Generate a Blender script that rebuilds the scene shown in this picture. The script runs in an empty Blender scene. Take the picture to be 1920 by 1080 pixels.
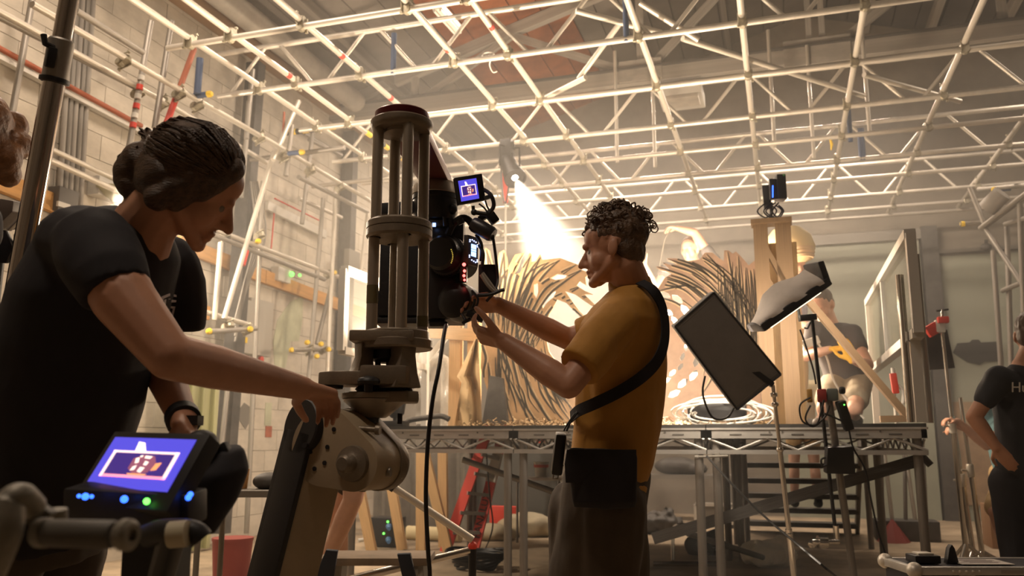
import bpy, bmesh, math, random
from mathutils import Vector, Matrix, noise
from mathutils.geometry import tessellate_polygon
random.seed(7)
SC = bpy.context.scene
COL = SC.collection
# ------------------------------------------------------------------ camera
F = 1605.0
YAW, PIT = math.radians(17.5), math.radians(10.14)
CAMP = Vector((0, 0, 1.0))
FWD = Vector((-math.sin(YAW) * math.cos(PIT), math.cos(YAW) * math.cos(PIT), math.sin(PIT)))
RT = Vector((math.cos(YAW), math.sin(YAW), 0))
UPC = RT.cross(FWD)
FH = Vector((-math.sin(YAW), math.cos(YAW), 0))
Z = Vector((0, 0, 1))
cam = bpy.data.cameras.new('camera')
camo = bpy.data.objects.new('camera', cam)
COL.objects.link(camo)
camo.location = CAMP
camo.rotation_euler = (math.pi / 2 + PIT, 0, YAW)
cam.sensor_width = 36.0
cam.lens = 36.0 * F / 1920.0
cam.clip_start = 0.05
cam.dof.use_dof = True
cam.dof.focus_distance = 2.75
cam.dof.aperture_fstop = 4.5
SC.camera = camo
# ------------------------------------------------------------------ view + world
SC.view_settings.view_transform = 'Standard'
SC.view_settings.look = 'None'
SC.view_settings.gamma = 1.0
SC.view_settings.use_curve_mapping = False
SC.view_settings.exposure = 0.35
SC.cycles.use_denoising = True
SC.cycles.max_bounces = 6
SC.cycles.diffuse_bounces = 3
SC.cycles.glossy_bounces = 3
SC.cycles.transmission_bounces = 4
SC.cycles.transparent_max_bounces = 8
SC.cycles.volume_bounces = 0
SC.cycles.sample_clamp_indirect = 4.0
W_ = bpy.data.worlds.new('world')
SC.world = W_
W_.use_nodes = True
W_.node_tree.nodes['Background'].inputs[0].default_value = (0.10, 0.085, 0.07, 1)
W_.node_tree.nodes['Background'].inputs[1].default_value = 0.3

def light(name, kind, loc, energy, color, target=None, size=0.3, sizey=None, spot=40, blend=0.3):
    l = bpy.data.lights.new(name, kind)
    l.energy = energy
    l.color = color
    if kind == 'AREA':
        l.size = size
        if sizey:
            l.shape = 'RECTANGLE'
            l.size_y = sizey
    else:
        l.shadow_soft_size = size
    if kind == 'SPOT':
        l.spot_size = math.radians(spot)
        l.spot_blend = blend
    o = bpy.data.objects.new(name, l)
    COL.objects.link(o)
    o.location = loc
    if target is not None:
        d = Vector(target) - Vector(loc)
        o.rotation_euler = d.to_track_quat('-Z', 'Y').to_euler()
    return o
WARM = (1.0, 0.77, 0.54)
WARM2 = (1.0, 0.84, 0.66)
# beam lamp hanging from the grid
light('beam_spot', 'SPOT', (-2.42, 7.78, 3.56), 6500, WARM2, (-1.10, 6.35, 1.2), 0.06, spot=30, blend=0.35)
# lamp on the deck behind the carved ring, pointed up
light('set_lamp_glow', 'POINT', (-0.75, 7.25, 2.05), 300, WARM, size=0.22)
# work lamp on the deck in front of the trunk panel
light('work_lamp_glow', 'SPOT', (-2.62, 5.58, 1.33), 800, WARM, (-2.35, 5.45, 4), 0.05, spot=104, blend=0.6)
# fill lights added under the hall roof, most of them without a fitting
for i, (x, y, e) in enumerate([(-3.2, 7.0, 56), (-3.4, 10.8, 80), (0.6, 10.3, 80), (-1.4, 10.0, 90), (3.2, 9.0, 30), (-3.7, 4.1, 58), (2.5, 5.0, 14), (-1.5, 0.5, 50)]):
    light('hall_fill', 'AREA', (x, y, 5.15), e, (1.0, 0.80, 0.62), (x, y, 0), 1.4, 0.12)

# ------------------------------------------------------------------ pixel helpers (1920x1080 frame)
def ray(x, y):
    return FWD + RT * ((x - 960) / F) - UPC * ((y - 540) / F)
def D(x, y, d):
    return CAMP + ray(x, y) * d
def AY(x, y, Y):
    r = ray(x, y)
    return CAMP + r * (Y / r.y)
def AX(x, y, X):
    r = ray(x, y)
    return CAMP + r * (X / r.x)
def AZ(x, y, z):
    r = ray(x, y)
    return CAMP + r * ((z - 1.0) / r.z)

# ------------------------------------------------------------------ materials
MATS = {}
def mat(name, col, rough=0.6, metal=0.0, var=0.0, scale=8.0, bump=0.0, bscale=60.0, col2=None, emit=None, estr=0.0, stretch=None, alpha=None, spec=None, rand=0.0):
    if name in MATS:
        return MATS[name]
    m = bpy.data.materials.new(name)
    m.use_nodes = True
    nt = m.node_tree
    b = nt.nodes['Principled BSDF']
    b.inputs['Base Color'].default_value = (*col, 1)
    b.inputs['Roughness'].default_value = rough
    b.inputs['Metallic'].default_value = metal
    if spec is not None:
        b.inputs['Specular IOR Level'].default_value = spec
    tc = None
    def coord(st):
        t = nt.nodes.new('ShaderNodeTexCoord')
        mp = nt.nodes.new('ShaderNodeMapping')
        if st:
            mp.inputs['Scale'].default_value = st
        nt.links.new(t.outputs['Object'], mp.inputs[0])
        return mp
    if var > 0 or col2 or rand > 0:
        mp = coord(stretch)
        n = nt.nodes.new('ShaderNodeTexNoise')
        n.inputs['Scale'].default_value = scale
        n.inputs['Detail'].default_value = 6
        n.inputs['Roughness'].default_value = 0.65
        nt.links.new(mp.outputs[0], n.inputs['Vector'])
        r = nt.nodes.new('ShaderNodeValToRGB')
        r.color_ramp.elements[0].position = 0.35
        r.color_ramp.elements[1].position = 0.68
        c2 = col2 if col2 else tuple(max(0, c * (1 - var)) for c in col)
        c1 = col if col2 else tuple(min(1, c * (1 + var * 0.6)) for c in col)
        r.color_ramp.elements[0].color = (*c2, 1)
        r.color_ramp.elements[1].color = (*c1, 1)
        nt.links.new(n.outputs['Fac'], r.inputs[0])
        out = r.outputs[0]
        if rand > 0:
            oi = nt.nodes.new('ShaderNodeObjectInfo')
            mr = nt.nodes.new('ShaderNodeMapRange')
            mr.inputs['To Min'].default_value = 1 - rand
            mr.inputs['To Max'].default_value = 1 + rand * 0.5
            nt.links.new(oi.outputs['Random'], mr.inputs[0])
            mx = nt.nodes.new('ShaderNodeMix')
            mx.data_type = 'RGBA'
            mx.blend_type = 'MULTIPLY'
            mx.inputs[0].default_value = 1.0
            nt.links.new(out, mx.inputs[6])
            nt.links.new(mr.outputs[0], mx.inputs[7])
            out = mx.outputs[2]
        nt.links.new(out, b.inputs['Base Color'])
    if bump > 0:
        mp = coord(stretch)
        n = nt.nodes.new('ShaderNodeTexNoise')
        n.inputs['Scale'].default_value = bscale
        n.inputs['Detail'].default_value = 4
        nt.links.new(mp.outputs[0], n.inputs['Vector'])
        bp = nt.nodes.new('ShaderNodeBump')
        bp.inputs['Strength'].default_value = bump
        bp.inputs['Distance'].default_value = 0.01
        nt.links.new(n.outputs['Fac'], bp.inputs['Height'])
        nt.links.new(bp.outputs[0], b.inputs['Normal'])
    if emit:
        b.inputs['Emission Color'].default_value = (*emit, 1)
        b.inputs['Emission Strength'].default_value = estr
    if alpha is not None:
        b.inputs['Alpha'].default_value = alpha
    MATS[name] = m
    return m

# ------------------------------------------------------------------ mesh builder
WM = {}
def fin(o, parent=None, M=None, label=None, cat=None, group=None, kind=None):
    COL.objects.link(o)
    M = M or Matrix.Identity(4)
    if parent is not None:
        o.parent = parent
        o.matrix_parent_inverse = WM[parent.name].inverted()
    o.matrix_basis = M
    WM[o.name] = M.copy()
    if label: o['label'] = label
    if cat: o['category'] = cat
    if group: o['group'] = group
    if kind: o['kind'] = kind
    return o
def thing(name, label, cat, loc, group=None, kind=None):
    o = bpy.data.objects.new(name, None)
    o.empty_display_size = 0.1
    return fin(o, None, Matrix.Translation(Vector(loc)), label, cat, group, kind)
def frame(d, hint=Z):
    d = Vector(d).normalized()
    s = hint.cross(d)
    if s.length < 1e-4:
        s = Vector((1, 0, 0)).cross(d)
    s.normalize()
    u = d.cross(s)
    return d, s, u
class MB:
    def __init__(self):
        self.v, self.f = [], []
    def add(self, vs, fs):
        n = len(self.v)
        self.v += [tuple(p) for p in vs]
        self.f += [tuple(i + n for i in q) for q in fs]
        return self
    def box(self, c, size, R=None):
        c = Vector(c)
        h = [s / 2 for s in size]
        vs = []
        for sx in (-1, 1):
            for sy in (-1, 1):
                for sz in (-1, 1):
                    p = Vector((sx * h[0], sy * h[1], sz * h[2]))
                    vs.append(c + (R @ p if R else p))
        return self.add(vs, [(0, 1, 3, 2), (4, 6, 7, 5), (0, 4, 5, 1), (2, 3, 7, 6), (0, 2, 6, 4), (1, 5, 7, 3)])
    def bar(self, p0, p1, w, h, hint=Z):
        p0, p1 = Vector(p0), Vector(p1)
        d, s, u = frame(p1 - p0, hint)
        vs = []
        for p in (p0, p1):
            for a, b in ((-1, -1), (1, -1), (1, 1), (-1, 1)):
                vs.append(p + s * a * w / 2 + u * b * h / 2)
        return self.add(vs, [(3, 2, 1, 0), (4, 5, 6, 7), (0, 1, 5, 4), (1, 2, 6, 5), (2, 3, 7, 6), (3, 0, 4, 7)])
    def tube(self, p0, p1, r0, r1=None, n=12):
        return self.path([p0, p1], [r0, r0 if r1 is None else r1], n)
    def path(self, pts, r, n=8, hint=Z):
        pts = [Vector(p) for p in pts]
        rs = r if isinstance(r, (list, tuple)) else [r] * len(pts)
        vs, fs = [], []
        s0 = None
        for i, p in enumerate(pts):
            a = pts[max(0, i - 1)]
            b = pts[min(len(pts) - 1, i + 1)]
            d = (b - a).normalized()
            if s0 is None:
                _, s, u = frame(d, hint)
            else:
                s = s0 - d * s0.dot(d)
                s.normalize()
                u = d.cross(s)
            s0 = s
            for k in range(n):
                t = 2 * math.pi * k / n
                vs.append(p + (s * math.cos(t) + u * math.sin(t)) * rs[i])
        for i in range(len(pts) - 1):
            for k in range(n):
                a, b = i * n + k, i * n + (k + 1) % n
                fs.append((a, b, b + n, a + n))
        fs.append(tuple(range(n))[::-1])
        fs.append(tuple(range((len(pts) - 1) * n, len(pts) * n)))
        return self.add(vs, fs)
    def lathe(self, prof, o, axis=Z, n=28):
        o = Vector(o)
        d, s, u = frame(axis, Vector((0, 1, 0)) if abs(Vector(axis).normalized().z) > .9 else Z)
        vs, fs = [], []
        for r, h in prof:
            for k in range(n):
                t = 2 * math.pi * k / n
                vs.append(o + d * h + (s * math.cos(t) + u * math.sin(t)) * max(r, 1e-5))
        for i in range(len(prof) - 1):
            for k in range(n):
                a, b = i * n + k, i * n + (k + 1) % n
                fs.append((a, b, b + n, a + n))
        fs.append(tuple(range(n))[::-1])
        fs.append(tuple(range((len(prof) - 1) * n, len(prof) * n)))
        return self.add(vs, fs)
    def sphere(self, c, r, R=None, nu=16, nv=10):
        c = Vector(c)
        if not isinstance(r, (tuple, list)):
            r = (r, r, r)
        vs, fs = [], []
        for j in range(nv + 1):
            ph = math.pi * j / nv
            for i in range(nu):
                th = 2 * math.pi * i / nu
                rr = max(math.sin(ph), 1e-3)
                p = Vector((r[0] * rr * math.cos(th), r[1] * rr * math.sin(th), -r[2] * math.cos(ph)))
                vs.append(c + (R @ p if R else p))
        for j in range(nv):
            for i in range(nu):
                a, b = j * nu + i, j * nu + (i + 1) % nu
                fs.append((a, b, b + nu, a + nu))
        fs.append(tuple(range(nu))[::-1])
        fs.append(tuple(range(nv * nu, nv * nu + nu)))
        return self.add(vs, fs)
    def cap(self, p0, r0, p1, r1, n=14):
        p0, p1 = Vector(p0), Vector(p1)
        d = (p1 - p0)
        L = d.length
        if L < 1e-5:
            return self.sphere(p0, r0)
        d.normalize()
        pts, rs = [], []
        for k in range(5):
            a = math.pi / 2 * k / 4
            pts.append(p0 - d * r0 * math.cos(a)); rs.append(max(r0 * math.sin(a), 1e-4))
        for k in range(5):
            a = math.pi / 2 * (4 - k) / 4
            pts.append(p1 + d * r1 * math.cos(a)); rs.append(max(r1 * math.sin(a), 1e-4))
        return self.path(pts, rs, n)
    def loft(self, rings, n=28):
        # rings: (centre, axis a, axis b) ellipses
        vs, fs = [], []
        for c, a, b in rings:
            for k in range(n):
                t = 2 * math.pi * k / n
                vs.append(Vector(c) + a * math.cos(t) + b * math.sin(t))
        for i in range(len(rings) - 1):
            for k in range(n):
                p, q = i * n + k, i * n + (k + 1) % n
                fs.append((p, q, q + n, p + n))
        fs.append(tuple(range(n))[::-1])
        fs.append(tuple(range((len(rings) - 1) * n, len(rings) * n)))
        return self.add(vs, fs)
    def prism(self, outer, o, u, v, th, holes=()):
        # extruded outline with holes, u,v the plane's axes, thickness along u x v
        o, u, v = Vector(o), Vector(u), Vector(v)
        w = u.cross(v).normalized()
        loops = [list(outer)] + [list(h) for h in holes]
        flat = [p for lp in loops for p in lp]
        tris = tessellate_polygon([[Vector((p[0], p[1], 0)) for p in lp] for lp in loops])
        n = len(flat)
        vs = [o + u * p[0] + v * p[1] + w * th / 2 for p in flat] + [o + u * p[0] + v * p[1] - w * th / 2 for p in flat]
        fs = []
        for t in tris:
            a, b, c = (flat[i] for i in t)
            ar = (b[0] - a[0]) * (c[1] - a[1]) - (b[1] - a[1]) * (c[0] - a[0])
            if abs(ar) < 1e-12:
                continue
            t = t if ar > 0 else t[::-1]
            fs.append(tuple(t)); fs.append(tuple(i + n for i in t[::-1]))
        k = 0
        for lp in loops:
            m = len(lp)
            for i in range(m):
                a, b = k + i, k + (i + 1) % m
                fs.append((a, b, b + n, a + n))
            k += m
        return self.add(vs, fs)
    def mesh(self, name, m, smooth=35):
        me = bpy.data.meshes.new(name)
        me.from_pydata(self.v, [], self.f)
        if m:
            me.materials.append(m)
        if smooth:
            bm = bmesh.new(); bm.from_mesh(me)
            bmesh.ops.recalc_face_normals(bm, faces=bm.faces)
            bm.to_mesh(me); bm.free()
            me.polygons.foreach_set('use_smooth', [True] * len(me.polygons))
            me.set_sharp_from_angle(angle=math.radians(smooth))
        me.update()
        return me
    def build(self, name, m, parent=None, label=None, cat=None, group=None, kind=None, smooth=35, bevel=0):
        me = self.mesh(name, m, smooth)
        if bevel:
            bm = bmesh.new(); bm.from_mesh(me)
            es = [e for e in bm.edges if len(e.link_faces) == 2 and e.calc_face_angle(0) > 0.6]
            bmesh.ops.bevel(bm, geom=es, offset=bevel, segments=2, affect='EDGES', profile=0.6, clamp_overlap=True)
            bm.to_mesh(me); bm.free()
            me.polygons.foreach_set('use_smooth', [True] * len(me.polygons))
            me.set_sharp_from_angle(angle=math.radians(40))
        return fin(bpy.data.objects.new(name, me), parent, None, label, cat, group, kind)
UNIT = {}
def unit_tube(m, n=14):
    k = ('tube', m.name, n)
    if k not in UNIT:
        UNIT[k] = MB().tube((0, 0, 0), (0, 0, 1), 1.0, 1.0, n).mesh('tube_' + m.name, m, 50)
    return UNIT[k]
def unit_box(m):
    k = ('box', m.name)
    if k not in UNIT:
        UNIT[k] = MB().box((0, 0, 0), (1, 1, 1)).mesh('block_' + m.name, m, 30)
    return UNIT[k]
def rmat(d, s, u):
    return Matrix((s, u, d)).transposed().to_4x4()
def tube_o(name, p0, p1, r, m, parent=None, **k):
    p0, p1 = Vector(p0), Vector(p1)
    d, s, u = frame(p1 - p0)
    M = Matrix.Translation(p0) @ rmat(d, s, u) @ Matrix.Diagonal((r, r, (p1 - p0).length, 1))
    return fin(bpy.data.objects.new(name, unit_tube(m)), parent, M, **k)
def box_o(name, c, size, m, parent=None, R=None, **k):
    M = Matrix.Translation(Vector(c)) @ (R.to_4x4() if R else Matrix.Identity(4)) @ Matrix.Diagonal((*size, 1))
    return fin(bpy.data.objects.new(name, unit_box(m)), parent, M, **k)
def bar_o(name, p0, p1, w, h, m, parent=None, hint=Z, **k):
    p0, p1 = Vector(p0), Vector(p1)
    d, s, u = frame(p1 - p0, hint)
    M = Matrix.Translation((p0 + p1) / 2) @ rmat(d, s, u) @ Matrix.Diagonal((w, h, (p1 - p0).length, 1))
    return fin(bpy.data.objects.new(name, unit_box(m)), parent, M, **k)
def text_o(name, body, c, u, v, size, m, parent, align='CENTER', depth=0.0008):
    cu = bpy.data.curves.new(name, 'FONT')
    cu.body = body
    cu.size = size
    cu.align_x = align
    cu.align_y = 'CENTER'
    cu.extrude = depth
    t = bpy.data.objects.new(name + '_tmp', cu)
    COL.objects.link(t)
    bpy.context.view_layer.update()
    me = bpy.data.meshes.new_from_object(t.evaluated_get(bpy.context.evaluated_depsgraph_get()))
    bpy.data.objects.remove(t)
    me.materials.clear()
    me.materials.append(m)
    u, v = Vector(u).normalized(), Vector(v)
    v = (v - u * v.dot(u)).normalized()
    w = u.cross(v)
    me.transform(Matrix.Translation(Vector(c)) @ Matrix((u, v, w)).transposed().to_4x4())
    return fin(bpy.data.objects.new(name, me), parent)
def spline(pts, k=6):
    # Catmull-Rom through the points
    P = [Vector(p) for p in pts]
    out = []
    for i in range(len(P) - 1):
        a = P[max(i - 1, 0)]; b = P[i]; c = P[i + 1]; d = P[min(i + 2, len(P) - 1)]
        for j in range(k):
            t = j / k
            out.append(0.5 * ((2 * b) + (c - a) * t + (2 * a - 5 * b + 4 * c - d) * t * t + (3 * b - a - 3 * c + d) * t ** 3))
    out.append(P[-1])
    return out
# ------------------------------------------------------------------ palette
M_floor = mat('dusty_floor', (0.44, 0.34, 0.23), 0.85, var=0.5, scale=1.3, bump=0.3, bscale=30)
M_paint = mat('painted_block', (0.60, 0.54, 0.45), 0.75, var=0.16, scale=1.6, bump=0.25, bscale=50, rand=0.06)
M_mortar = mat('painted_mortar', (0.53, 0.475, 0.395), 0.85)
M_back = mat('back_plaster', (0.27, 0.235, 0.19), 0.85, var=0.25, scale=1.1)
M_green = mat('pale_green_board', (0.33, 0.34, 0.27), 0.7, var=0.12, scale=1.0)
M_roof = mat('roof_board', (0.17, 0.15, 0.13), 0.85, var=0.2, scale=1.5, rand=0.1)
M_roofd = mat('roof_sheet_dark', (0.105, 0.095, 0.09), 0.85, var=0.25, scale=1.2, rand=0.1)
M_brown = mat('brown_roof_board', (0.33, 0.105, 0.035), 0.75, var=0.35, scale=2.5, rand=0.12)
M_seam = mat('roof_void', (0.10, 0.085, 0.07), 0.9)
M_steelw = mat('white_roof_steel', (0.36, 0.33, 0.29), 0.6, var=0.2, scale=3)
M_galv = mat('galvanised_tube', (0.66, 0.61, 0.53), 0.42, metal=0.45, var=0.18, scale=5, bump=0.05)
M_galvd = mat('weathered_tube', (0.36, 0.33, 0.29), 0.5, metal=0.5, var=0.25, scale=4)
M_coupler = mat('coupler_steel', (0.40, 0.36, 0.27), 0.45, metal=0.6, var=0.3, scale=30)
M_blue = mat('blue_tape', (0.05, 0.08, 0.16), 0.6)
M_red = mat('red_paint', (0.62, 0.05, 0.03), 0.5)
M_rust = mat('red_oxide_tube', (0.42, 0.12, 0.06), 0.6, var=0.3)
M_yel = mat('yellow_plastic', (0.85, 0.58, 0.03), 0.45)
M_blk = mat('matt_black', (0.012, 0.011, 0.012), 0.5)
M_blkp = mat('black_plastic', (0.016, 0.015, 0.017), 0.35, bump=0.05)
M_wht = mat('white_plastic', (0.65, 0.62, 0.56), 0.5)
M_timber = mat('pine_timber', (0.62, 0.40, 0.19), 0.65, var=0.25, scale=3.0, stretch=(8, 8, 1), bump=0.1, bscale=20)
M_timber2 = mat('orange_pine', (0.62, 0.33, 0.11), 0.65, var=0.2, scale=3.0)
M_conduit = mat('grey_conduit', (0.25, 0.23, 0.20), 0.5, metal=0.3)
M_darkst = mat('dark_column', (0.11, 0.10, 0.09), 0.6, metal=0.3, var=0.3)

# ------------------------------------------------------------------ the hall
XL, XR, YB, YF, EAVE, RIDGE_X = -5.5, 6.9, 12.5, -4.0, 5.35, 0.55
SL = 0.30
RIDGE_Z = EAVE + (RIDGE_X - XL) * SL
MB().box(((XL + XR) / 2, (YB + YF) / 2, -0.1), (XR - XL + 0.6, YB - YF + 0.6, 0.2)).build('floor', M_floor, kind='structure')
wl = MB().box((XL - 0.15, (YB + YF) / 2, 2.7), (0.28, YB - YF, 5.4)).build('wall_left', M_mortar, kind='structure')
bx = []
for r in range(24):
    for c in range(21):
        y = 3.4 + c * 0.45 + (0.225 if r % 2 else 0)
        z = r * 0.225 + 0.11
        if y + 0.22 < YB:
            bx.append((y, z))
def vis(y, z):
    p = Vector((XL, y, z)) - CAMP
    d = p.dot(FWD)
    if d < .3: return 1e9
    X = 960 + F * p.dot(RT) / d; Yp_ = 540 - F * p.dot(UPC) / d
    return d if (-40 < X < 800 and -40 < Yp_ < 1110) else 1e9
bx.sort(key=lambda b: vis(*b))
restm = MB()
for k, (y, z) in enumerate(bx):
    j = random.uniform(-0.002, 0.002)
    if k < 300:
        box_o('block', (XL - 0.01 + j, y, z), (0.03, 0.445, 0.220), M_paint, wl)
    else:
        restm.box((XL - 0.01 + j, y, z), (0.03, 0.445, 0.220))
restm.build('block_field', M_paint, wl, kind='stuff', smooth=0)
wb = MB().box(((XL + XR) / 2, YB + 0.15, 4.0), (XR - XL + 0.6, 0.3, 8.0)).build('wall_back', M_back, kind='structure')
MB().box((XR + 0.15, (YB + YF) / 2, 2.8), (0.3, YB - YF + .6, 5.6)).build('wall_right', M_back, kind='structure')
MB().box(((XL + XR) / 2, YF - 0.15, 4.0), (XR - XL + 0.6, 0.3, 8.0)).build('wall_front', M_back, kind='structure')
# pale boarded screen and a framed door in the back wall
d1 = MB().box((0.9, YB - 0.04, 1.86), (1.9, 0.08, 3.72)).build('door_1', M_green, kind='structure')
MB().box((0.9, YB - 0.06, 3.76), (2.3, 0.12, 0.14)).build('lintel', M_conduit, d1)
MB().box((1.98, YB - 0.07, 1.9), (0.2, 0.14, 3.9)).build('post', M_darkst, d1)
d2 = MB().box((2.62, YB - 0.03, 1.72), (1.1, 0.06, 3.44)).build('door_2', M_green, kind='structure')
MB().box((2.62, YB - 0.05, 3.5), (1.2, 0.1, 0.05)).build('door_frame', M_conduit, d2)
MB().box((3.2, YB - 0.05, 1.75), (0.07, 0.1, 3.5)).build('door_frame', M_conduit, d2)
tw = mat('tan_ply', (0.40, 0.27, 0.16), 0.7, var=0.2)
MB().box((2.62, YB - 0.07, 0.85), (1.06, 0.03, 1.3)).build('lower_panel', tw, d2)
M_mark = mat('dark_mural_paint', (0.05, 0.045, 0.04), 0.8)
mk = MB().prism([(-.26, 0), (-.2, .12), (-.05, .13), (-.02, .16), (.06, .16), (.08, .12), (.3, .13), (.31, -.13), (.1, -.13), (.04, -.17), (-.1, -.13)],
                AY(1828, 660, YB - 0.07), (1, 0, 0), (0, 0, 1), 0.012)
mk.build('painted_patch', M_mark, d2)
# roof
def roofz(x):
    return EAVE + (x - XL) * SL if x <= RIDGE_X else RIDGE_Z - (x - RIDGE_X) * SL
ce = MB()
ce.add([(XL - .2, YF, EAVE + .1), (RIDGE_X, YF, RIDGE_Z + .1), (RIDGE_X, YB + .2, RIDGE_Z + .1), (XL - .2, YB + .2, EAVE + .1),
        (XR + .2, YF, roofz(XR) + .1), (XR + .2, YB + .2, roofz(XR) + .1)], [(0, 1, 2, 3), (1, 4, 5, 2)])
ceil_ = ce.build('ceiling', M_seam, kind='structure', smooth=0)
x = XL
while x < XR - 0.05:
    w = 0.29
    x1 = min(x + w - 0.016, XR)
    m = M_brown if (-3.85 < x + w / 2 < -2.25) else (M_roof if x < RIDGE_X else M_roofd)
    y0, y1 = (3.0, YB) if m is not M_brown else (7.3, YB)
    p0, p1 = (Vector((x, 0, roofz(x) + 0.02)), Vector((x1, 0, roofz(x1) + 0.02)))
    segs = [(y0, y1, m)] + ([(3.0, 7.29, M_roof)] if m is M_brown else [])
    for a, b, mm in segs:
        q = MB()
        q.bar((p0 + p1) / 2 + Vector((0, a, 0)), (p0 + p1) / 2 + Vector((0, b, 0)), 0.1, 0.1)
        q.v = []
        q.f = []
        for yy in (a, b):
            for pp, dz in ((p0, 0), (p1, 0), (p1, .03), (p0, .03)):
                q.v.append((pp.x, yy, pp.z + dz))
        q.f = [(0, 1, 2, 3), (7, 6, 5, 4), (0, 4, 5, 1), (1, 5, 6, 2), (2, 6, 7, 3), (3, 7, 4, 0)]
        q.build('roof_board', mm, ceil_, smooth=0)
    x += w
for px_ in (1.4, 2.2, 3.0, 3.9, 4.8):
    bar_o('purlin', (px_, 3.0, roofz(px_) - 0.06), (px_, YB, roofz(px_) - 0.06), 0.09, 0.14, M_steelw, ceil_)
for px_ in (-4.6, -1.6, -0.5):
    bar_o('purlin', (px_, 3.0, roofz(px_) - 0.06), (px_, YB, roofz(px_) - 0.06), 0.07, 0.12, M_roof, ceil_)
MB().box((XL + 0.09, 8.0, EAVE - 0.06), (0.16, 9.0, 0.16)).build('trim_1', mat('eave_timber', (0.30, 0.19, 0.11), 0.8), kind='structure')
MB().tube((-5.0, 4.0, 5.25), (-5.0, 9.25, 5.25), 0.13, n=18).build('duct_pipe', M_steelw, label='fat cream duct pipe running under the left roof slope', cat='duct')
# roof trusses
def truss(name, Y, label):
    t = thing(name, label, 'roof truss', (0, Y, 5.2), 'steel roof trusses')
    zc = 5.22
    bar_o('bottom_chord', (XL, Y, zc), (XR, Y, zc), 0.10, 0.17, M_steelw, t)
    bar_o('chord_flange', (XL, Y, zc + 0.09), (XR, Y, zc + 0.09), 0.2, 0.02, M_darkst, t)
    bar_o('rafter', (XL, Y, roofz(XL) - .02), (RIDGE_X, Y, RIDGE_Z - .12), 0.1, 0.14, M_steelw, t)
    bar_o('rafter', (RIDGE_X, Y, RIDGE_Z - .12), (XR, Y, roofz(XR) - .02), 0.1, 0.14, M_steelw, t)
    for dx in (-.07, .07):
        bar_o('king_post', (RIDGE_X + dx, Y, zc), (RIDGE_X + dx, Y, RIDGE_Z - .1), 0.06, 0.06, M_steelw, t)
    for x0, x1 in ((-1.4, RIDGE_X - 0.1), (-1.4, -3.0), (-4.3, -3.0), (RIDGE_X + 0.1, 2.4), (4.0, 2.4), (-1.4, -1.4), (2.4, 2.4), (-4.3, -4.3)):
        top = x1
        bar_o('web_bar', (x0, Y, zc), (top, Y, roofz(top) - .12), 0.05, 0.09, M_steelw, t)
    box_o('gusset_plate', (RIDGE_X, Y - .06, zc + .02), (0.7, 0.02, 0.3), M_steelw, t)
    box_o('gusset_plate', (-1.4, Y - .06, zc + .06), (0.5, 0.02, 0.26), M_steelw, t)
    return t
truss('roof_truss', 9.5, 'cream steel roof truss spanning the hall behind the scaffold grid')
# fluorescent battens
def batten(p0, p1, label):
    t = thing('fluorescent_batten', label, 'light fitting', p0, 'ceiling battens')
    p0, p1 = Vector(p0), Vector(p1)
    bar_o('housing', p0, p1, 0.10, 0.05, M_wht, t)
    for s in (-.03, .03):
        tube_o('lamp_tube', p0 + Vector((s, 0, -.04)), p1 + Vector((s, 0, -.04)), 0.013, M_wht, t)
batten(AZ(820, 12, 5.0), AZ(858, 55, 5.0), 'white twin tube batten high under the brown roof boards')
b2 = thing('ceiling_heater', 'pale box heater hung under the roof above the curly haired man', 'heater', AZ(1278, 190, 5.0))
MB().box(AZ(1278, 180, 5.0), (0.5, 0.5, 0.16)).build('body', M_wht, b2, bevel=.01)
MB().box(AZ(1278, 180, 5.0) + Vector((0, -.1, -.1)), (0.42, 0.3, 0.04)).build('reflector', M_galv, b2, bevel=.005)
fx = light('heater_dummy', 'POINT', (0, 0, -5), 0, WARM); bpy.data.objects.remove(fx)

# ------------------------------------------------------------------ scaffold grid
RS = 0.02415
grid = thing('scaffold_grid', 'overhead grid of galvanised scaffold tubes and lattice beams above the set', 'scaffold', (-1, 7.5, 4.0))
GZ = 4.0
BE = [(5.12, 0), (6.04, 1), (7.0, 0), (7.96, 1), (8.77, 0), (9.57, 1), (10.3, 0), (11.08, 1), (11.75, 0), (12.2, 0)]
GX0, GX1 = -4.55, 4.3
TX = [-4.21, -3.85, -3.24, -2.39, -1.94, -0.9, -0.14, 0.69, 1.49, 2.35, 3.2, 4.1]
def coupler_mesh():
    k = 'coupler'
    if k not in UNIT:
        q = MB()
        q.lathe([(0.031, -.026), (0.036, -.02), (0.036, .02), (0.031, .026)], (0, 0, 0), (1, 0, 0), 10)
        q.lathe([(0.031, -.026), (0.036, -.02), (0.036, .02), (0.031, .026)], (0, 0, -.05), (0, 1, 0), 10)
        q.box((0, 0, -.025), (.05, .05, .04))
        q.tube((0.03, .03, -.08), (0.03, .03, .02), .007, n=6)
        q.box((0.03, .03, -.085), (.02, .02, .014))
        q.tube((-.02, -.04, -.03), (-.02, -.04, .055), .007, n=6)
        q.box((-.02, -.04, .05), (.02, .02, .014))
        UNIT[k] = q.mesh(k, M_coupler)
    return UNIT[k]
def coupler(p, parent, rz=0.0, R=None):
    M = Matrix.Translation(Vector(p)) @ (R.to_4x4() if R else Matrix.Rotation(rz, 4, 'Z'))
    return fin(bpy.data.objects.new('coupler', coupler_mesh()), parent, M)
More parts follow.
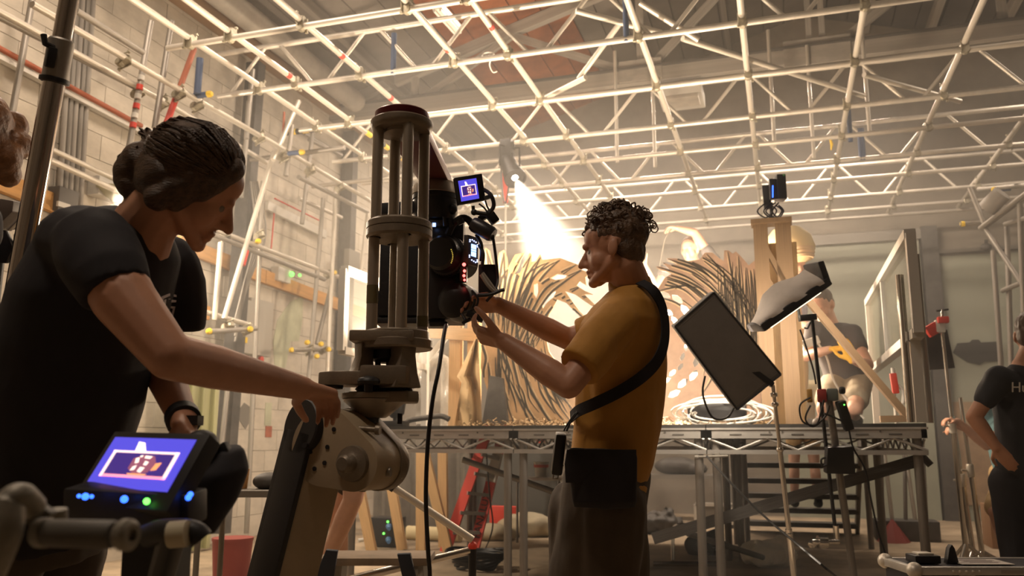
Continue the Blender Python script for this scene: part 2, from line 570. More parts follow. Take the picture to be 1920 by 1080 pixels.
for Y, lad in BE:
    x0 = GX0 + random.uniform(-.1, .25)
    if not lad:
        tube_o('cross_tube', (x0, Y, GZ), (GX1, Y, GZ), RS, M_galv, grid)
    else:
        q = MB()
        q.tube((x0, Y, GZ), (GX1, Y, GZ), RS, n=14)
        q.tube((x0 - .1, Y, GZ + .4), (GX1, Y, GZ + .4), RS, n=14)
        lb = q.build('lattice_beam', M_galv, grid)
        xx = x0 + 0.12
        up = False
        while xx < GX1 - .35:
            a = (xx, Y, GZ + (0.4 if up else 0)); b = (xx + 0.34, Y, GZ + (0 if up else 0.4))
            tube_o('lacing_bar', a, b, 0.0165, M_galv, lb)
            xx += 0.34 + (0.14 if not up else 0.14)
            up = not up
for X in TX:
    y0 = 3.6 + random.uniform(0, .3)
    zt = GZ + 2 * RS
    tube_o('runner_tube', (X, y0, zt), (X + random.uniform(-.02, .02), 12.25, zt), RS, M_galv, grid)
    for Y, lad in BE:
        if Y < 12:
            coupler((X, Y, zt), grid, random.choice((0, math.pi)))
# loose bracing tubes of the grid, hangers to the roof, sleeves
def gt(x0, y0, z0, x1, y1, z1, name='brace_tube', r=RS, m=None):
    return tube_o(name, AZ(x0, y0, z0), AZ(x1, y1, z1), r, m or M_galv, grid)
gt(1080, 20, 4.25, 1240, 62, 4.12); gt(1200, 5, 4.4, 1310, 75, 4.1)
gt(1098, 145, 4.1, 1000, 195, 4.1); gt(1165, 40, 4.5, 1085, 148, 4.12)
gt(1280, 72, 4.15, 1620, 180, 4.15); gt(1620, 140, 4.15, 1800, 190, 4.15)
for xs, Y in ((1448, 8.9), (1520, 9.4), (1155, 8.9), (1225, 9.2), (1627, 8.8)):
    p = AY(xs, 200, Y); tube_o('hanger_tube', (p.x, Y, GZ), (p.x, Y, 5.3), RS * .8, M_galv, grid)
def band(x0, y0, z, x1, y1, m, parent, r=RS * 1.12, name='tape_band'):
    return tube_o(name, AZ(x0, y0, z), AZ(x1, y1, z), r, m, parent)
for xx, Y in ((738, 6.04), (1175, 6.04), (1583, 8.9), (1600, 9.57), (1605, 9.57)):
    p = AY(xx, 100, Y); tube_o('blue_sleeve', (p.x, Y, GZ - .02), (p.x, Y, GZ + .34), RS * .95, M_blue, grid)
for X, ys in ((-3.24, (5.7, 6.6)), (-2.39, (5.85,)), (-1.94, (5.6,)), (-3.85, (5.9,))):
    for y in ys:
        tube_o('red_tape', (X, y, GZ + 2 * RS), (X, y + .05, GZ + 2 * RS), RS * 1.05, M_red, grid)
# striped tape and capped ends at the back left corner
for i in range(8):
    p = AY(532 + i * 12, 250 - i * 1.6, 7.3); q_ = AY(544 + i * 12, 248.4 - i * 1.6, 7.3)
    tube_o('tape_stripe', p, q_, RS * 1.2, M_yel if i % 2 else M_blk, grid)
for i in range(9):
    a = Vector((-3.85, 7.35 + i * .1, GZ + .046)); tube_o('tape_stripe', a, a + Vector((0, .1, 0)), RS * 1.08, M_blk if i % 2 else M_yel, grid)
def capend(p, d, parent, blue=True):
    p = Vector(p); d = Vector(d).normalized()
    if blue:
        tube_o('blue_sleeve', p - d * .16, p, RS * .98, M_blue, parent)
    q = MB().lathe([(RS * 1.12, -.03), (RS * 1.14, 0), (RS * .8, .014), (0, .018)], p, d, 14)
    return q.build('end_cap', M_yel, parent)
# a scrap of cable and yellow ribbon tied to the grid
tie = AZ(1557, 262, 4.0)
MB().path([tie, tie + Vector((.01, 0, -.05)), tie + Vector((.0, 0, -.11))], [.012, .016, .006], 6).build('ribbon', M_yel, grid)
cw = [AZ(920, 105, 4.05), AZ(905, 108, 4.02), AZ(908, 100, 4.1), AZ(925, 100, 4.05), AZ(918, 120, 4), AZ(924, 135, 3.95), AZ(932, 134, 3.95)]
MB().path(spline(cw), 0.005, 6).build('cable_tie', M_wht, grid)

# ------------------------------------------------------------------ scaffold along the left wall
ws = thing('wall_scaffold', 'scaffold of grey tubes clamped along the white left wall', 'scaffold', (-5, 8, 0))
def wt(X, pts, m=None, r=RS, name='rail_tube'):
    for (a, b) in zip(pts[:-1], pts[1:]):
        tube_o(name, AX(*a, X), AX(*b, X), r, m or M_galv, ws)
wt(-4.95, [(-60, -10), (312, 192)]); wt(-4.95, [(300, 186), (500, 305)])
wt(-4.55, [(60, 8), (500, 262)]); wt(-4.55, [(495, 258), (700, 380)])
wt(-4.6, [(143, 20), (268, 98)], M_galvd); wt(-5.0, [(-40, 12), (270, 172)], M_galvd)
wt(-5.25, [(-20, 226), (250, 352)], r=RS * .9); wt(-5.15, [(-20, 248), (250, 372)])
wt(-4.9, [(385, 424), (640, 521)]); wt(-4.9, [(330, 412), (608, 524)], M_galvd)
wt(-4.9, [(360, 578), (470, 610)]); wt(-4.8, [(395, 622), (480, 616)], M_galvd)
wt(-4.9, [(548, 656), (622, 655)], M_galvd); wt(-5.2, [(640, 290), (580, 262)], M_galvd)
# uprights
def ut(X, a, b, m=None, r=RS, name='upright_tube'):
    return tube_o(name, AX(*a, X), AX(*b, X), r, m or M_galvd, ws)
ut(-4.95, (493, 340), (462, 1000)); ut(-4.85, (414, 455), (402, 600), M_galv); ut(-4.9, (606, 372), (578, 720)); ut(-4.8, (630, 350), (612, 740), M_galv)
ut(-4.7, (514, 285), (420, 598), M_galv); ut(-4.9, (625, 520), (594, 645)); ut(-4.9, (430, 700), (412, 870))
ut(-4.7, (283, 40), (240, 290)); ut(-4.75, (322, 40), (290, 240)); ut(-4.65, (364, 92), (306, 248), M_rust)
ut(-5.2, (62, -10), (18, 240)); ut(-4.6, (560, 190), (512, 300), M_galv); ut(-4.7, (467, 190), (462, 260)); ut(-4.7, (533, 210), (531, 250), M_rust, .012)
ut(-4.9, (474, 130), (452, 370)); ut(-4.6, (548, 235), (536, 330), M_galvd); ut(-5.0, (586, 250), (566, 420)); ut(-4.7, (690, 395), (676, 520), M_galv)
wt(-4.7, [(560, 332), (690, 398)], M_galvd); wt(-5.1, [(560, 372), (640, 408)], M_galv); wt(-5.2, [(570, 250), (640, 292)], M_galvd)
tube_o('cross_tube', AX(470, 300, -5.2), AX(470, 300, -5.2) + Vector((1.1, 0, .02)), RS, M_galvd, ws); tube_o('cross_tube', AX(585, 350, -5.2), AX(585, 350, -5.2) + Vector((1.2, 0, .02)), RS, M_galv, ws)
tube_o('red_band', AX(462, 470, -4.7), AX(455, 497, -4.7), RS * 1.08, M_red, ws)
tube_o('red_band', AX(364, 92, -4.64) * .45 + AX(306, 248, -4.64) * .55, AX(306, 248, -4.64), RS * 1.08, M_red, ws)
for i in range(6):
    a = AX(283, 40, -4.69); b = AX(240, 290, -4.69)
    tube_o('tape_stripe', a.lerp(b, .42 + i * .07), a.lerp(b, .455 + i * .07), RS * 1.06, M_red if i % 2 else M_wht, ws)
# cap ends in yellow
for (x, y, X) in ((485, 452, -4.85), (628, 511, -4.85), (470, 617, -4.75), (577, 642, -4.85), (603, 645, -4.8), (617, 655, -4.78), (548, 656, -4.9), (595, 668, -4.8), (393, 621, -4.8)):
    capend(AX(x, y, X), (0.8, -.6, 0), ws, False)
for (x, y, X) in ((395, 176, -4.4), (568, 285, -4.35)):
    capend(AX(x, y, X), (1, .02, 0), ws, True)
tube_o('blue_sleeve', AX(375, 110, -4.5), AX(370, 175, -4.5), RS * 1.2, M_blue, ws)
for (x, y, X) in ((237, 112, -4.55), (340, 173, -4.55), (375, 195, -4.55), (490, 257, -4.55), (535, 292, -4.55), (585, 318, -4.55), (640, 350, -4.55),
                  (262, 172, -4.95), (310, 190, -4.95), (490, 440, -4.9), (425, 440, -4.9), (620, 512, -4.9), (467, 616, -4.8), (432, 610, -4.85), (583, 655, -4.9), (610, 655, -4.85)):
    coupler(AX(x, y, X), ws, 1.57, Matrix.Rotation(random.uniform(-.4, .4), 3, 'X') @ Matrix.Rotation(1.2, 3, 'Y'))
# dark steel stanchion on the wall with cable loops
st = thing('wall_stanchion', 'dark steel stanchion with hanging cable loops on the left wall', 'column', AX(427, 900, -5.3))
MB().bar(AX(480, 120, -5.3), AX(412, 1000, -5.3), 0.13, 0.16, Vector((1, 0, 0))).build('post', M_darkst, st)
for k in range(5):
    a = AX(470 + k * 3, 340, -5.15); b = AX(478 + k * 5, 440, -5.1 + k * .01); c = AX(455 + k * 2, 540, -5.12)
    MB().path(spline([a, b, c, AX(440, 600 + k * 10, -5.15)]), .010, 6).build('cable_loop', M_conduit, st)
st2 = thing('corner_stanchion', 'dark steel stanchion near the back corner of the left wall', 'column', (-5.35, AX(650, 600, -5.35).y, 0))
yy_ = AX(650, 600, -5.35).y
MB().box((-5.38, yy_, 2.55), (.16, .14, 5.1)).build('post', M_darkst, st2)
MB().box((-5.28, yy_ - .04, 3.3), (.08, .3, .3)).build('junction_box', M_conduit, st2, bevel=.01)
# conduit bundle
cb = thing('conduit_bundle', 'bundle of five vertical grey conduits on the left wall behind the chrome pole', 'conduit', AX(130, 380, -5.44))
for k in range(5):
    tube_o('conduit', AX(136 + k * 10, -20, -5.44), AX(104 + k * 10, 480, -5.44), 0.022, M_conduit if k % 2 else M_steelw, cb)
ck = thing('cable_trunking', 'long run of trunking and red pipe across the upper left wall', 'trunking', AX(100, 170, -5.42))
bar_o('trunking_channel', AX(-20, 92, -5.42), AX(300, 262, -5.42), 0.06, 0.09, M_wht, ck)
tube_o('red_pipe', AX(-20, 80, -5.38), AX(265, 236, -5.38), 0.022, M_rust, ck)
ck2 = thing('cable_tray', 'slim pale tray fixed across the left wall above the timber rail', 'trunking', AX(560, 410, -5.42))
bar_o('tray', AX(500, 385, -5.44), AX(610, 440, -5.44), 0.04, 0.10, M_wht, ck2)
tube_o('red_wire', AX(515, 372, -5.4), AX(600, 414, -5.4), 0.008, M_red, ck2)
tube_o('red_wire', AX(514, 400, -5.4), AX(508, 470, -5.4), 0.008, M_red, ck2)
# timber rail on the wall
tr = thing('timber_rail', 'orange pine rail fixed along the left wall behind the scaffold', 'timber', AX(500, 520, -5.42))
for a, b in (((-20, 332), (140, 398)), ((335, 455), (495, 519)), ((496, 519), (690, 592))):
    bar_o('plank', AX(*a, -5.44), AX(*b, -5.44), 0.05, 0.15, M_timber2, tr)
tr2 = MB().bar(AX(330, 570, -5.2), AX(389, 588, -5.2), 0.06, 0.13).build('timber_offcut', M_timber2, label='short pine offcut lying on the lower wall tube beside the dark shirt', cat='timber')
# electrical boxes
def wallbox(name, c, s, m, label, cat, X=-5.42):
    t = thing(name, label, cat, AX(*c, X))
    o = MB().box(AX(*c, X), s).build('case', m, t, bevel=.006)
    return t, o
M_boxg = mat('grey_enclosure', (0.46, 0.43, 0.38), 0.5)
t, _ = wallbox('electrical_cabinet', (477, 615), (0.18, 0.42, 0.60), M_boxg, 'pale grey electrical cabinet on the left wall above the outstretched arm', 'cabinet')
MB().box(AX(477, 615, -5.32), (0.012, 0.38, 0.56)).build('door', M_boxg, t, bevel=.004)
MB().box(AX(458, 637, -5.30), (0.01, 0.1, 0.06)).build('warning_label', M_yel, t)
MB().box(AX(452, 625, -5.30), (0.01, 0.1, 0.09)).build('notice', M_wht, t)
t, _ = wallbox('isolator_switch', (487, 675), (0.10, 0.1, 0.2), M_wht, 'small white isolator with a red knob beneath the electrical cabinet', 'switch')
MB().lathe([(.035, 0), (.035, .03), (.02, .035)], AX(487, 674, -5.36), (1, 0, 0), 14).build('knob', M_red, t)
t, _ = wallbox('emergency_light', (527, 516), (0.1, 0.26, 0.16), M_wht, 'white emergency light box on the wall with a green indicator', 'light')
M_grn = mat('green_led', (0.1, 0.9, 0.1), 0.4, emit=(0.15, 1.0, 0.1), estr=2.5)
MB().sphere(AX(547, 514, -5.36), 0.03).build('indicator', M_grn, t)
MB().sphere(AX(562, 516, -5.33), 0.018).build('indicator', M_grn, t)
t, _ = wallbox('breaker_panel', (118, 378), (0.12, 0.2, 0.2), mat('dark_grey_case', (.12, .11, .1), .5), 'dark breaker panel beside the chrome pole on the left wall', 'switch')
MB().box(AX(119, 385, -5.34), (0.02, 0.12, 0.04)).build('switch_row', M_wht, t)
t, _ = wallbox('clear_wall_light', (216, 362), (0.12, 0.5, 0.16), M_wht, 'wedge shaped pale bulkhead light behind the man\'s shoulder', 'light')
MB().lathe([(.02, 0), (.14, .1), (.16, .12)], AX(215, 380, -5.3), (0, 0, 1), 18).build('diffuser', mat('tea_glass', (.5, .48, .3), .15), t)
light('under_deck_fill', 'AREA', AX(216, 376, -5.15), 75, (1.0, 0.82, 0.62), (-1.3, 8.2, 0.2), 0.4, 0.2)  # added fill to brighten the area under the deck, set at the bulkhead
# wall marks as real thin paint patches
M_gp = mat('pale_green_paint', (0.52, 0.53, 0.38), 0.8, var=0.2, scale=4)
pts = [(545, 565), (568, 555), (567, 600), (560, 640), (545, 640), (535, 690), (515, 690), (512, 640), (520, 600)]
c0 = AX(540, 630, XL + .008)
MB().prism([((AX(*p, XL + .008) - c0).y, (AX(*p, XL + .008) - c0).z) for p in pts], c0, (0, 1, 0), (0, 0, 1), .004).build('green_paint_patch', M_gp, wl, smooth=0)
for (pts, m) in (([(446, 770), (458, 755), (472, 765), (478, 780), (466, 795), (460, 805), (450, 790)], M_conduit),
                 ([(498, 755), (510, 755), (508, 798), (496, 798)], M_gp), ([(498, 799), (510, 799), (509, 820), (497, 820)], M_rust)):
    c0 = AX(*pts[0], XL + .008)
    MB().prism([((AX(*p, XL + .008) - c0).y, (AX(*p, XL + .008) - c0).z) for p in pts], c0, (0, 1, 0), (0, 0, 1), .004).build('paint_patch', m, wl, smooth=0)
# lime curtain/sheet leaning on the wall under the arm
ls = MB()
n = 24
for i in range(n + 1):
    t = i / n
    w = math.sin(t * 22) * .03
    for zz in (0.02, 1.75):
        p = AX(338 + 75 * t, 700, -5.2 + w); ls.v.append((p.x, p.y, zz))
ls.f = [(2 * i, 2 * i + 2, 2 * i + 3, 2 * i + 1) for i in range(n)]
nn = len(ls.v)
ls.v += [(p[0] - .01, p[1], p[2]) for p in ls.v]
ls.f += [tuple(i + nn for i in f[::-1]) for f in ls.f]
ls.build('hanging_sheet', mat('pale_lime_sheet', (.52, .52, .28), .7), label='pale lime pleated sheet hanging on the wall beneath the outstretched arm', cat='sheet')

# ------------------------------------------------------------------ scaffold tower at the right edge
rtw = thing('scaffold_tower', 'dim scaffold tower of grey tubes at the right edge of the hall', 'scaffold', AY(1900, 900, 9.5))
for (a, b, Y) in (((1888, 420), (1905, 1000), 9.6), ((1912, 380), (1935, 1000), 9.0), ((1862, 470), (1882, 760), 9.9)):
    tube_o('upright_tube', AY(*a, Y), AY(*b, Y), RS * 1.1, M_galvd, rtw)
for (a, Ya, b, Yb) in (((1800, 420), 9.6, (1850, 417), 9.6), ((1838, 428), 9.5, (1960, 335), 8.6), ((1840, 430), 9.5, (1935, 360), 9.2), ((1818, 352), 9.6, (1848, 425), 9.5), ((1845, 425), 9.5, (1925, 545), 9.0), ((1885, 420), 9.6, (1940, 405), 8.6), ((1880, 545), 9.6, (1940, 520), 8.8), ((1835, 355), 10, (1940, 345), 9)):
    tube_o('brace_tube', AY(*a, Ya), AY(*b, Yb), RS, M_galvd, rtw)
capend(AY(1803, 420, 9.6), (-1, 0, 0), rtw, False)
capend(AY(1862, 356, 9.6), (-1, 0, 0), rtw, True)
MB().tube(AY(1850, 392, 9.3), AY(1880, 362, 9.2), .09, n=16).build('rolled_cloth', M_steelw, rtw)
sp = MB().sphere(AY(1849, 463, 12.3), (.07, .05, .05)); sp.tube(AY(1849, 450, 12.3), AY(1849, 463, 12.3), .02)
sp.build('cctv_camera', M_darkst, label='small dark device fixed to the back wall near the tower', cat='camera')
# ------------------------------------------------------------------ stage decks
M_alu = mat('mill_aluminium', (0.50, 0.48, 0.45), 0.4, metal=0.6, var=0.15, scale=6)
M_deckply = mat('black_deck_ply', (0.03, 0.027, 0.024), 0.7, var=0.3)
M_leg = mat('deck_leg_steel', (0.24, 0.215, 0.19), 0.5, metal=0.4, var=0.2)
M_chrome = mat('chrome', (0.72, 0.69, 0.65), 0.16, metal=1.0)
ZD = 1.10
PW = 1.23
EDGES = [-2.92, -1.69, -0.46]
def deck(x0, y0, ln, label, front=True, legs=()):
    t = thing('stage_deck', label, 'stage deck', (x0 + PW / 2, y0 + ln / 2, 0), 'stage decks')
    x1, y1 = x0 + PW - .006, y0 + ln - .006
    cx, cy = (x0 + x1) / 2, (y0 + y1) / 2
    MB().box((cx, cy, ZD - .011), (x1 - x0, y1 - y0, .022)).build('deck_board', M_deckply, t)
    for (a, b) in (((x0, y0), (x1, y0)), ((x0, y1), (x1, y1)), ((x0, y0), (x0, y1)), ((x1, y0), (x1, y1))):
        ins = Vector((cx - (a[0] + b[0]) / 2, cy - (a[1] + b[1]) / 2, 0)).normalized() * .015
        A, B = Vector((*a, ZD - .053)) + ins, Vector((*b, ZD - .053)) + ins
        q = MB(); q.bar(A, B, .03, .062)
        q.bar(A - ins * .4 + Vector((0, 0, .026)), B - ins * .4 + Vector((0, 0, .026)), .034, .012)
        rail = q.build('top_rail', M_alu, t)
        low = Vector((0, 0, -.112))
        bar_o('bottom_rail', A + low, B + low, .028, .026, M_alu, t)
        if y0 < 5.6:
            n = int((B - A).length / .17)
            for k in range(n):
                p = A.lerp(B, k / n) + Vector((0, 0, -.03 if k % 2 == 0 else -.1)); q2 = A.lerp(B, (k + 1) / n) + Vector((0, 0, -.1 if k % 2 == 0 else -.03))
                tube_o('lacing_bar', p, q2, .008, M_alu, rail)
        if a[1] == b[1] == y0 and y0 < 5.6:
            for k in range(6):
                p = A.lerp(B, .14 + k * .145)
                MB().box(p + Vector((0, -.016, -.008)), (.07, .004, .008)).build('slot', M_darkst, rail)
            for k in (.3, .36, .8):
                p = A.lerp(B, k)
                MB().lathe([(.006, 0), (.006, .004)], p + Vector((0, -.016, .008)), (0, -1, 0), 8).build('bolt_hole', M_darkst, rail)
    for lx, ly in ((x0 + .05, y0 + .05), (x1 - .05, y0 + .05), (x0 + .05, y1 - .05), (x1 - .05, y1 - .05)):
        tube_o('leg', (lx, ly, 0), (lx, ly, ZD - .05), .0265, M_leg, t)
    return t
names = ['left', 'middle', 'right']
labs = ['aluminium stage deck behind the camera rig, leftmost of the front row',
        'aluminium stage deck behind the man in mustard, middle of the front row',
        'aluminium stage deck beneath the framed panel, rightmost of the front row']
for x, l in zip(EDGES, labs):
    deck(x, 5.4, 2.44, l)
labs2 = ['stage deck of the back row behind the carved trunk', 'stage deck of the back row where the arm-raising worker stands', 'stage deck of the back row in front of the steps']
for x, l in zip(EDGES, labs2):
    deck(x, 7.84, 1.22, l)
# big bracing bars beneath the decks
br = thing('deck_brace', 'dark diagonal brace bar clamped between the front deck legs', 'brace', AY(1345, 960, 5.6))
bar_o('bar', AY(1225, 1010, 5.62), AY(1725, 862, 5.62), .03, .07, M_darkst, br)
tube_o('clamp_pin', AY(1715, 840, 5.52), AY(1745, 872, 5.52), .02, M_darkst, br)
MB().tube(AY(1290, 1000, 5.7), AY(1430, 1045, 6.6), .02).build('strut', M_darkst, br)
br2 = thing('cross_brace', 'grey diagonal tube between the deck legs behind the red ladder', 'brace', AY(950, 880, 6.0))
tube_o('tube', AY(868, 862, 6.4), AY(1060, 930, 6.4), .024, M_leg, br2)
gc = thing('gate_clamp', 'small spring clamp on the leg under the middle deck joint', 'clamp', AY(1315, 857, 5.36))
tube_o('screw', AY(1303, 857, 5.36), AY(1365, 855, 5.36), .008, M_conduit, gc)
MB().lathe([(.014, 0), (.014, .02), (.006, .03)], AY(1303, 857, 5.36), (1, 0, 0), 10).build('knob', M_conduit, gc)
MB().box(AY(1345, 857, 5.37), (.03, .03, .05)).build('jaw', M_conduit, gc, bevel=.004)

# ------------------------------------------------------------------ carved ply set pieces
M_carve = mat('carved_tan_board', (0.60, 0.36, 0.17), 0.6, var=0.25, scale=5, bump=0.3, bscale=14)
M_carve2 = mat('carved_pink_board', (0.52, 0.33, 0.22), 0.6, var=0.22, scale=5, bump=0.3, bscale=14)
M_line = mat('dark_carved_line', (0.055, 0.04, 0.025), 0.8)
M_lite = mat('pale_cut_edge', (0.80, 0.58, 0.33), 0.6)
def inpoly(p, poly):
    c = False
    j = len(poly) - 1
    for i in range(len(poly)):
        a, b = poly[i], poly[j]
        if (a[1] > p[1]) != (b[1] > p[1]) and p[0] < (b[0] - a[0]) * (p[1] - a[1]) / (b[1] - a[1]) + a[0]:
            c = not c
        j = i
    return c
def carved(name, label, cat, Y, outer, holes, lines, m, th=.02):
    o = AY(*outer[0], Y)
    def loc(p):
        q = AY(p[0], p[1], Y) - o
        return (q.x, q.z)
    t = thing(name, label, cat, (o.x, Y, ZD))
    b = MB().prism([loc(p) for p in outer], o, (1, 0, 0), (0, 0, 1), th, [[loc(p) for p in h] for h in holes]).build('board', m, t, smooth=0)
    for mi, (mm, off) in enumerate(((M_line, .003), (M_lite, .0015))):
        q = MB()
        for pts, w in lines:
            sp = spline([Vector((x, y, 0)) for x, y in pts], 5)
            ok = [inpoly((p.x, p.y), outer) and not any(inpoly((p.x, p.y), h) for h in holes) for p in sp]
            n = len(sp)
            L = []
            for i, p in enumerate(sp):
                a = sp[max(0, i - 1)]; c = sp[min(n - 1, i + 1)]
                dd = (c - a); nn = Vector((-dd.y, dd.x, 0)).normalized()
                ww = w * (math.sin(math.pi * min(1, max(0, (i + .6) / n))) * .9 + .12)
                if mi == 1: p = p + nn * w * .9; ww *= .55
                q0 = AY(p.x - nn.x * ww / 2, p.y - nn.y * ww / 2, Y - th / 2); q1 = AY(p.x + nn.x * ww / 2, p.y + nn.y * ww / 2, Y - th / 2)
                L.append((q0 + Vector((0, -off, 0)), q1 + Vector((0, -off, 0)), q0, q1))
            for i in range(n - 1):
                if ok[i] and ok[i + 1]:
                    k = len(q.v)
                    q.v += [tuple(v) for v in (L[i][0], L[i][1], L[i + 1][1], L[i + 1][0], L[i][2], L[i][3], L[i + 1][3], L[i + 1][2])]
                    q.f += [(k, k + 1, k + 2, k + 3), (k, k + 3, k + 7, k + 4), (k + 1, k + 5, k + 6, k + 2)]
        o2 = q.build('relief_line' if mi == 0 else 'cut_edge', mm, t, smooth=0)
        o2['kind'] = 'stuff'
    return t
rnd = random.Random(3)
trunk = [(928, 797), (918, 745), (902, 690), (904, 640), (914, 600), (905, 560), (903, 500), (911, 465), (918, 470), (923, 492), (930, 505), (937, 474), (946, 469), (951, 484), (953, 503),
         (966, 478), (984, 474), (974, 492), (962, 516), (976, 512), (985, 492), (994, 474), (997, 478), (996, 492), (1006, 490), (1013, 477), (1017, 488), (1050, 484), (1080, 495), (1094, 500),
         (1088, 505), (1108, 513), (1098, 520), (1100, 536), (1088, 528), (1082, 536), (1098, 546), (1112, 552), (1096, 552), (1120, 575), (1110, 574), (1078, 552), (1060, 546), (1074, 566), (1100, 600), (1094, 600), (1062, 568),
         (1046, 562), (1030, 590), (1022, 620), (1030, 660), (1060, 700), (1085, 745), (1110, 797)]
holes1 = [[(1032, 522), (1046, 514), (1064, 516), (1060, 522), (1044, 526)], [(1002, 534), (1009, 530), (1010, 548), (1006, 560), (1002, 552)], [(1018, 572), (1030, 552), (1044, 544), (1040, 556), (1026, 568), (1018, 580)],
          [(958, 520), (966, 500), (976, 490), (970, 506)]]
lines1 = []
for k in range(38):
    f = k / 37
    x0 = 922 + f * 185; x1 = 905 + f * 120 + rnd.uniform(-6, 6)
    y1 = rnd.uniform(520, 660)
    pts = []
    for j in range(9):
        u = j / 8
        pts.append((x0 + (x1 - x0) * (u ** .8) - math.sin(u * 3.1) * 22 * f + rnd.uniform(-4, 4), 797 + (y1 - 797) * u))
    s0 = rnd.randint(0, 3); lines1.append((pts[s0:s0 + rnd.randint(4, 6)], rnd.uniform(2.2, 4.6)))
for tip, base in (((912, 468), (930, 600)), ((945, 474), (940, 610)), ((980, 478), (946, 620)), ((995, 480), (955, 630)), ((1014, 482), (962, 640)), ((1080, 497), (965, 650)), ((1095, 504), (970, 660)), ((1095, 534), (985, 660)), ((1110, 553), (1000, 650)), ((1116, 573), (1010, 640)), ((1096, 598), (1040, 560)),
                  ((930, 506), (922, 640)), ((952, 505), (936, 590)), ((1050, 488), (975, 600)), ((1030, 492), (968, 580))):
    for o in (-5, 4):
        mx, my = (tip[0] * .55 + base[0] * .45 + (base[0] - tip[0]) * .12 + o, tip[1] * .6 + base[1] * .4 - abs(tip[0] - base[0]) * .12 + o)
        lines1.append(([tip, ((tip[0] + mx) / 2, (tip[1] + my) / 2 - 3), (mx, my), ((base[0] + mx) / 2 - 3, (base[1] + my) / 2), (base[0] + o, base[1])], rnd.uniform(2.6, 4.6)))
carved('carved_tree_panel', 'carved tan tree trunk panel with flowing dark lines behind the man\'s hands', 'set piece', 6.25, trunk, holes1, lines1, M_carve)
ringo = [(1238, 797), (1236, 700), (1232, 600), (1232, 545), (1246, 522), (1262, 512), (1240, 508), (1230, 500), (1240, 500), (1256, 506), (1242, 492), (1256, 497), (1270, 496), (1250, 485), (1268, 485), (1290, 490), (1312, 487), (1322, 474), (1336, 474), (1348, 484), (1357, 490),
         (1358, 470), (1366, 470), (1374, 476), (1380, 472), (1392, 484), (1404, 498), (1416, 488), (1425, 520), (1428, 797)]
holes2 = []
for k, (a, rr) in enumerate([(-86, 104), (-70, 100), (-56, 104), (-42, 98), (-28, 104), (-14, 98), (2, 104), (17, 98), (32, 104), (46, 98), (60, 104), (74, 98)]):
    for ring_r, s in ((rr, 1.0), (rr * .72, .7)):
        ca, sa = math.cos(math.radians(a)), math.sin(math.radians(a))
        cx, cy = 1212 + ring_r * ca, 648 + ring_r * sa
        if cx < 1242 or cy > 770: continue
        L, w = 13 * s, 6.5 * s
        holes2.append([(cx + L * (-sa) * c_ + w * ca * s_, cy + L * ca * c_ + w * sa * s_) for c_, s_ in ((1, 0), (.5, .8), (-.3, 1), (-1, .2), (-.5, -.7), (.4, -.9))])
lines2 = []
for k in range(26):
    f = k / 25
    a0 = math.radians(-95 + f * 10)
    R = 112 + f * 110
    pts = [(1212 + R * math.cos(math.radians(a)) * (1.0) + rnd.uniform(-3, 3), 660 + R * .95 * math.sin(math.radians(a)) + rnd.uniform(-3, 3)) for a in range(-95, 60, 17)]
    s0 = rnd.randint(0, 4); lines2.append((pts[s0:s0 + rnd.randint(3, 5)], rnd.uniform(2, 4.2)))
for k in range(22):
    x = 1345 + k * 3.6; lines2.append(([(x + rnd.uniform(-5, 5), 480 + rnd.uniform(0, 60)), (x + 4, 560), (x + 10 + rnd.uniform(-4, 4), 640), (x + 6, 720)], rnd.uniform(2, 4.5)))
for a, b in (((1232, 500), (1320, 540)), ((1243, 493), (1330, 530)), ((1252, 486), (1340, 525)), ((1236, 545), (1310, 540)), ((1325, 476), (1390, 560)), ((1365, 472), (1385, 600)), ((1385, 480), (1392, 620))):
    lines2.append(([a, ((a[0] * 2 + b[0]) / 3, (a[1] * 2 + b[1]) / 3 - 4), ((a[0] + b[0] * 2) / 3, (a[1] + b[1] * 2) / 3 - 6), b], 3.5))
carved('carved_ring_panel', 'pinkish carved arch panel with leaf shaped holes beside the timber frame', 'set piece', 6.35, ringo, holes2, lines2, M_carve2)
# bounce board that glows through the holes, and the lamp that lights it
M_bounce = mat('white_bounce', (0.88, 0.84, 0.74), 0.8)
bb = thing('bounce_board', 'bright white bounce board seen through the leaf holes of the arch', 'board', (-0.75, 7.5, ZD))
bl, br_, tr_, tl = AY(1150, 792, 7.55), AY(1420, 792, 7.55), AY(1420, 520, 7.55), AY(1150, 540, 7.55)
MB().box(((bl.x + br_.x) / 2, 7.6, (ZD + 2.2) / 2), (br_.x - bl.x, .02, 2.2 - ZD)).build('sheet', M_bounce, bb)
for xx in (bl.x + .1, br_.x - .1):
    MB().bar((xx, 7.64, ZD), (xx, 7.64, 2.2), .04, .04, Vector((1, 0, 0))).build('batten', M_timber, bb)
sl = thing('set_lamp', 'lamp head on a short stand behind the carved arch', 'lamp', (-0.75, 7.2, ZD))
tube_o('stand', (-0.75, 7.2, ZD), (-0.75, 7.2, 1.55), .016, M_blk, sl)
for a in (0, 2.1, 4.2):
    tube_o('leg', (-0.75, 7.2, 1.3), (-0.75 + .22 * math.cos(a), 7.2 + .22 * math.sin(a), ZD), .01, M_blk, sl)
MB().lathe([(.09, 0), (.1, .03), (.1, .16), (.08, .2)], (-0.75, 7.2, 1.56), Z, 20).build('lamp_housing', M_blk, sl)
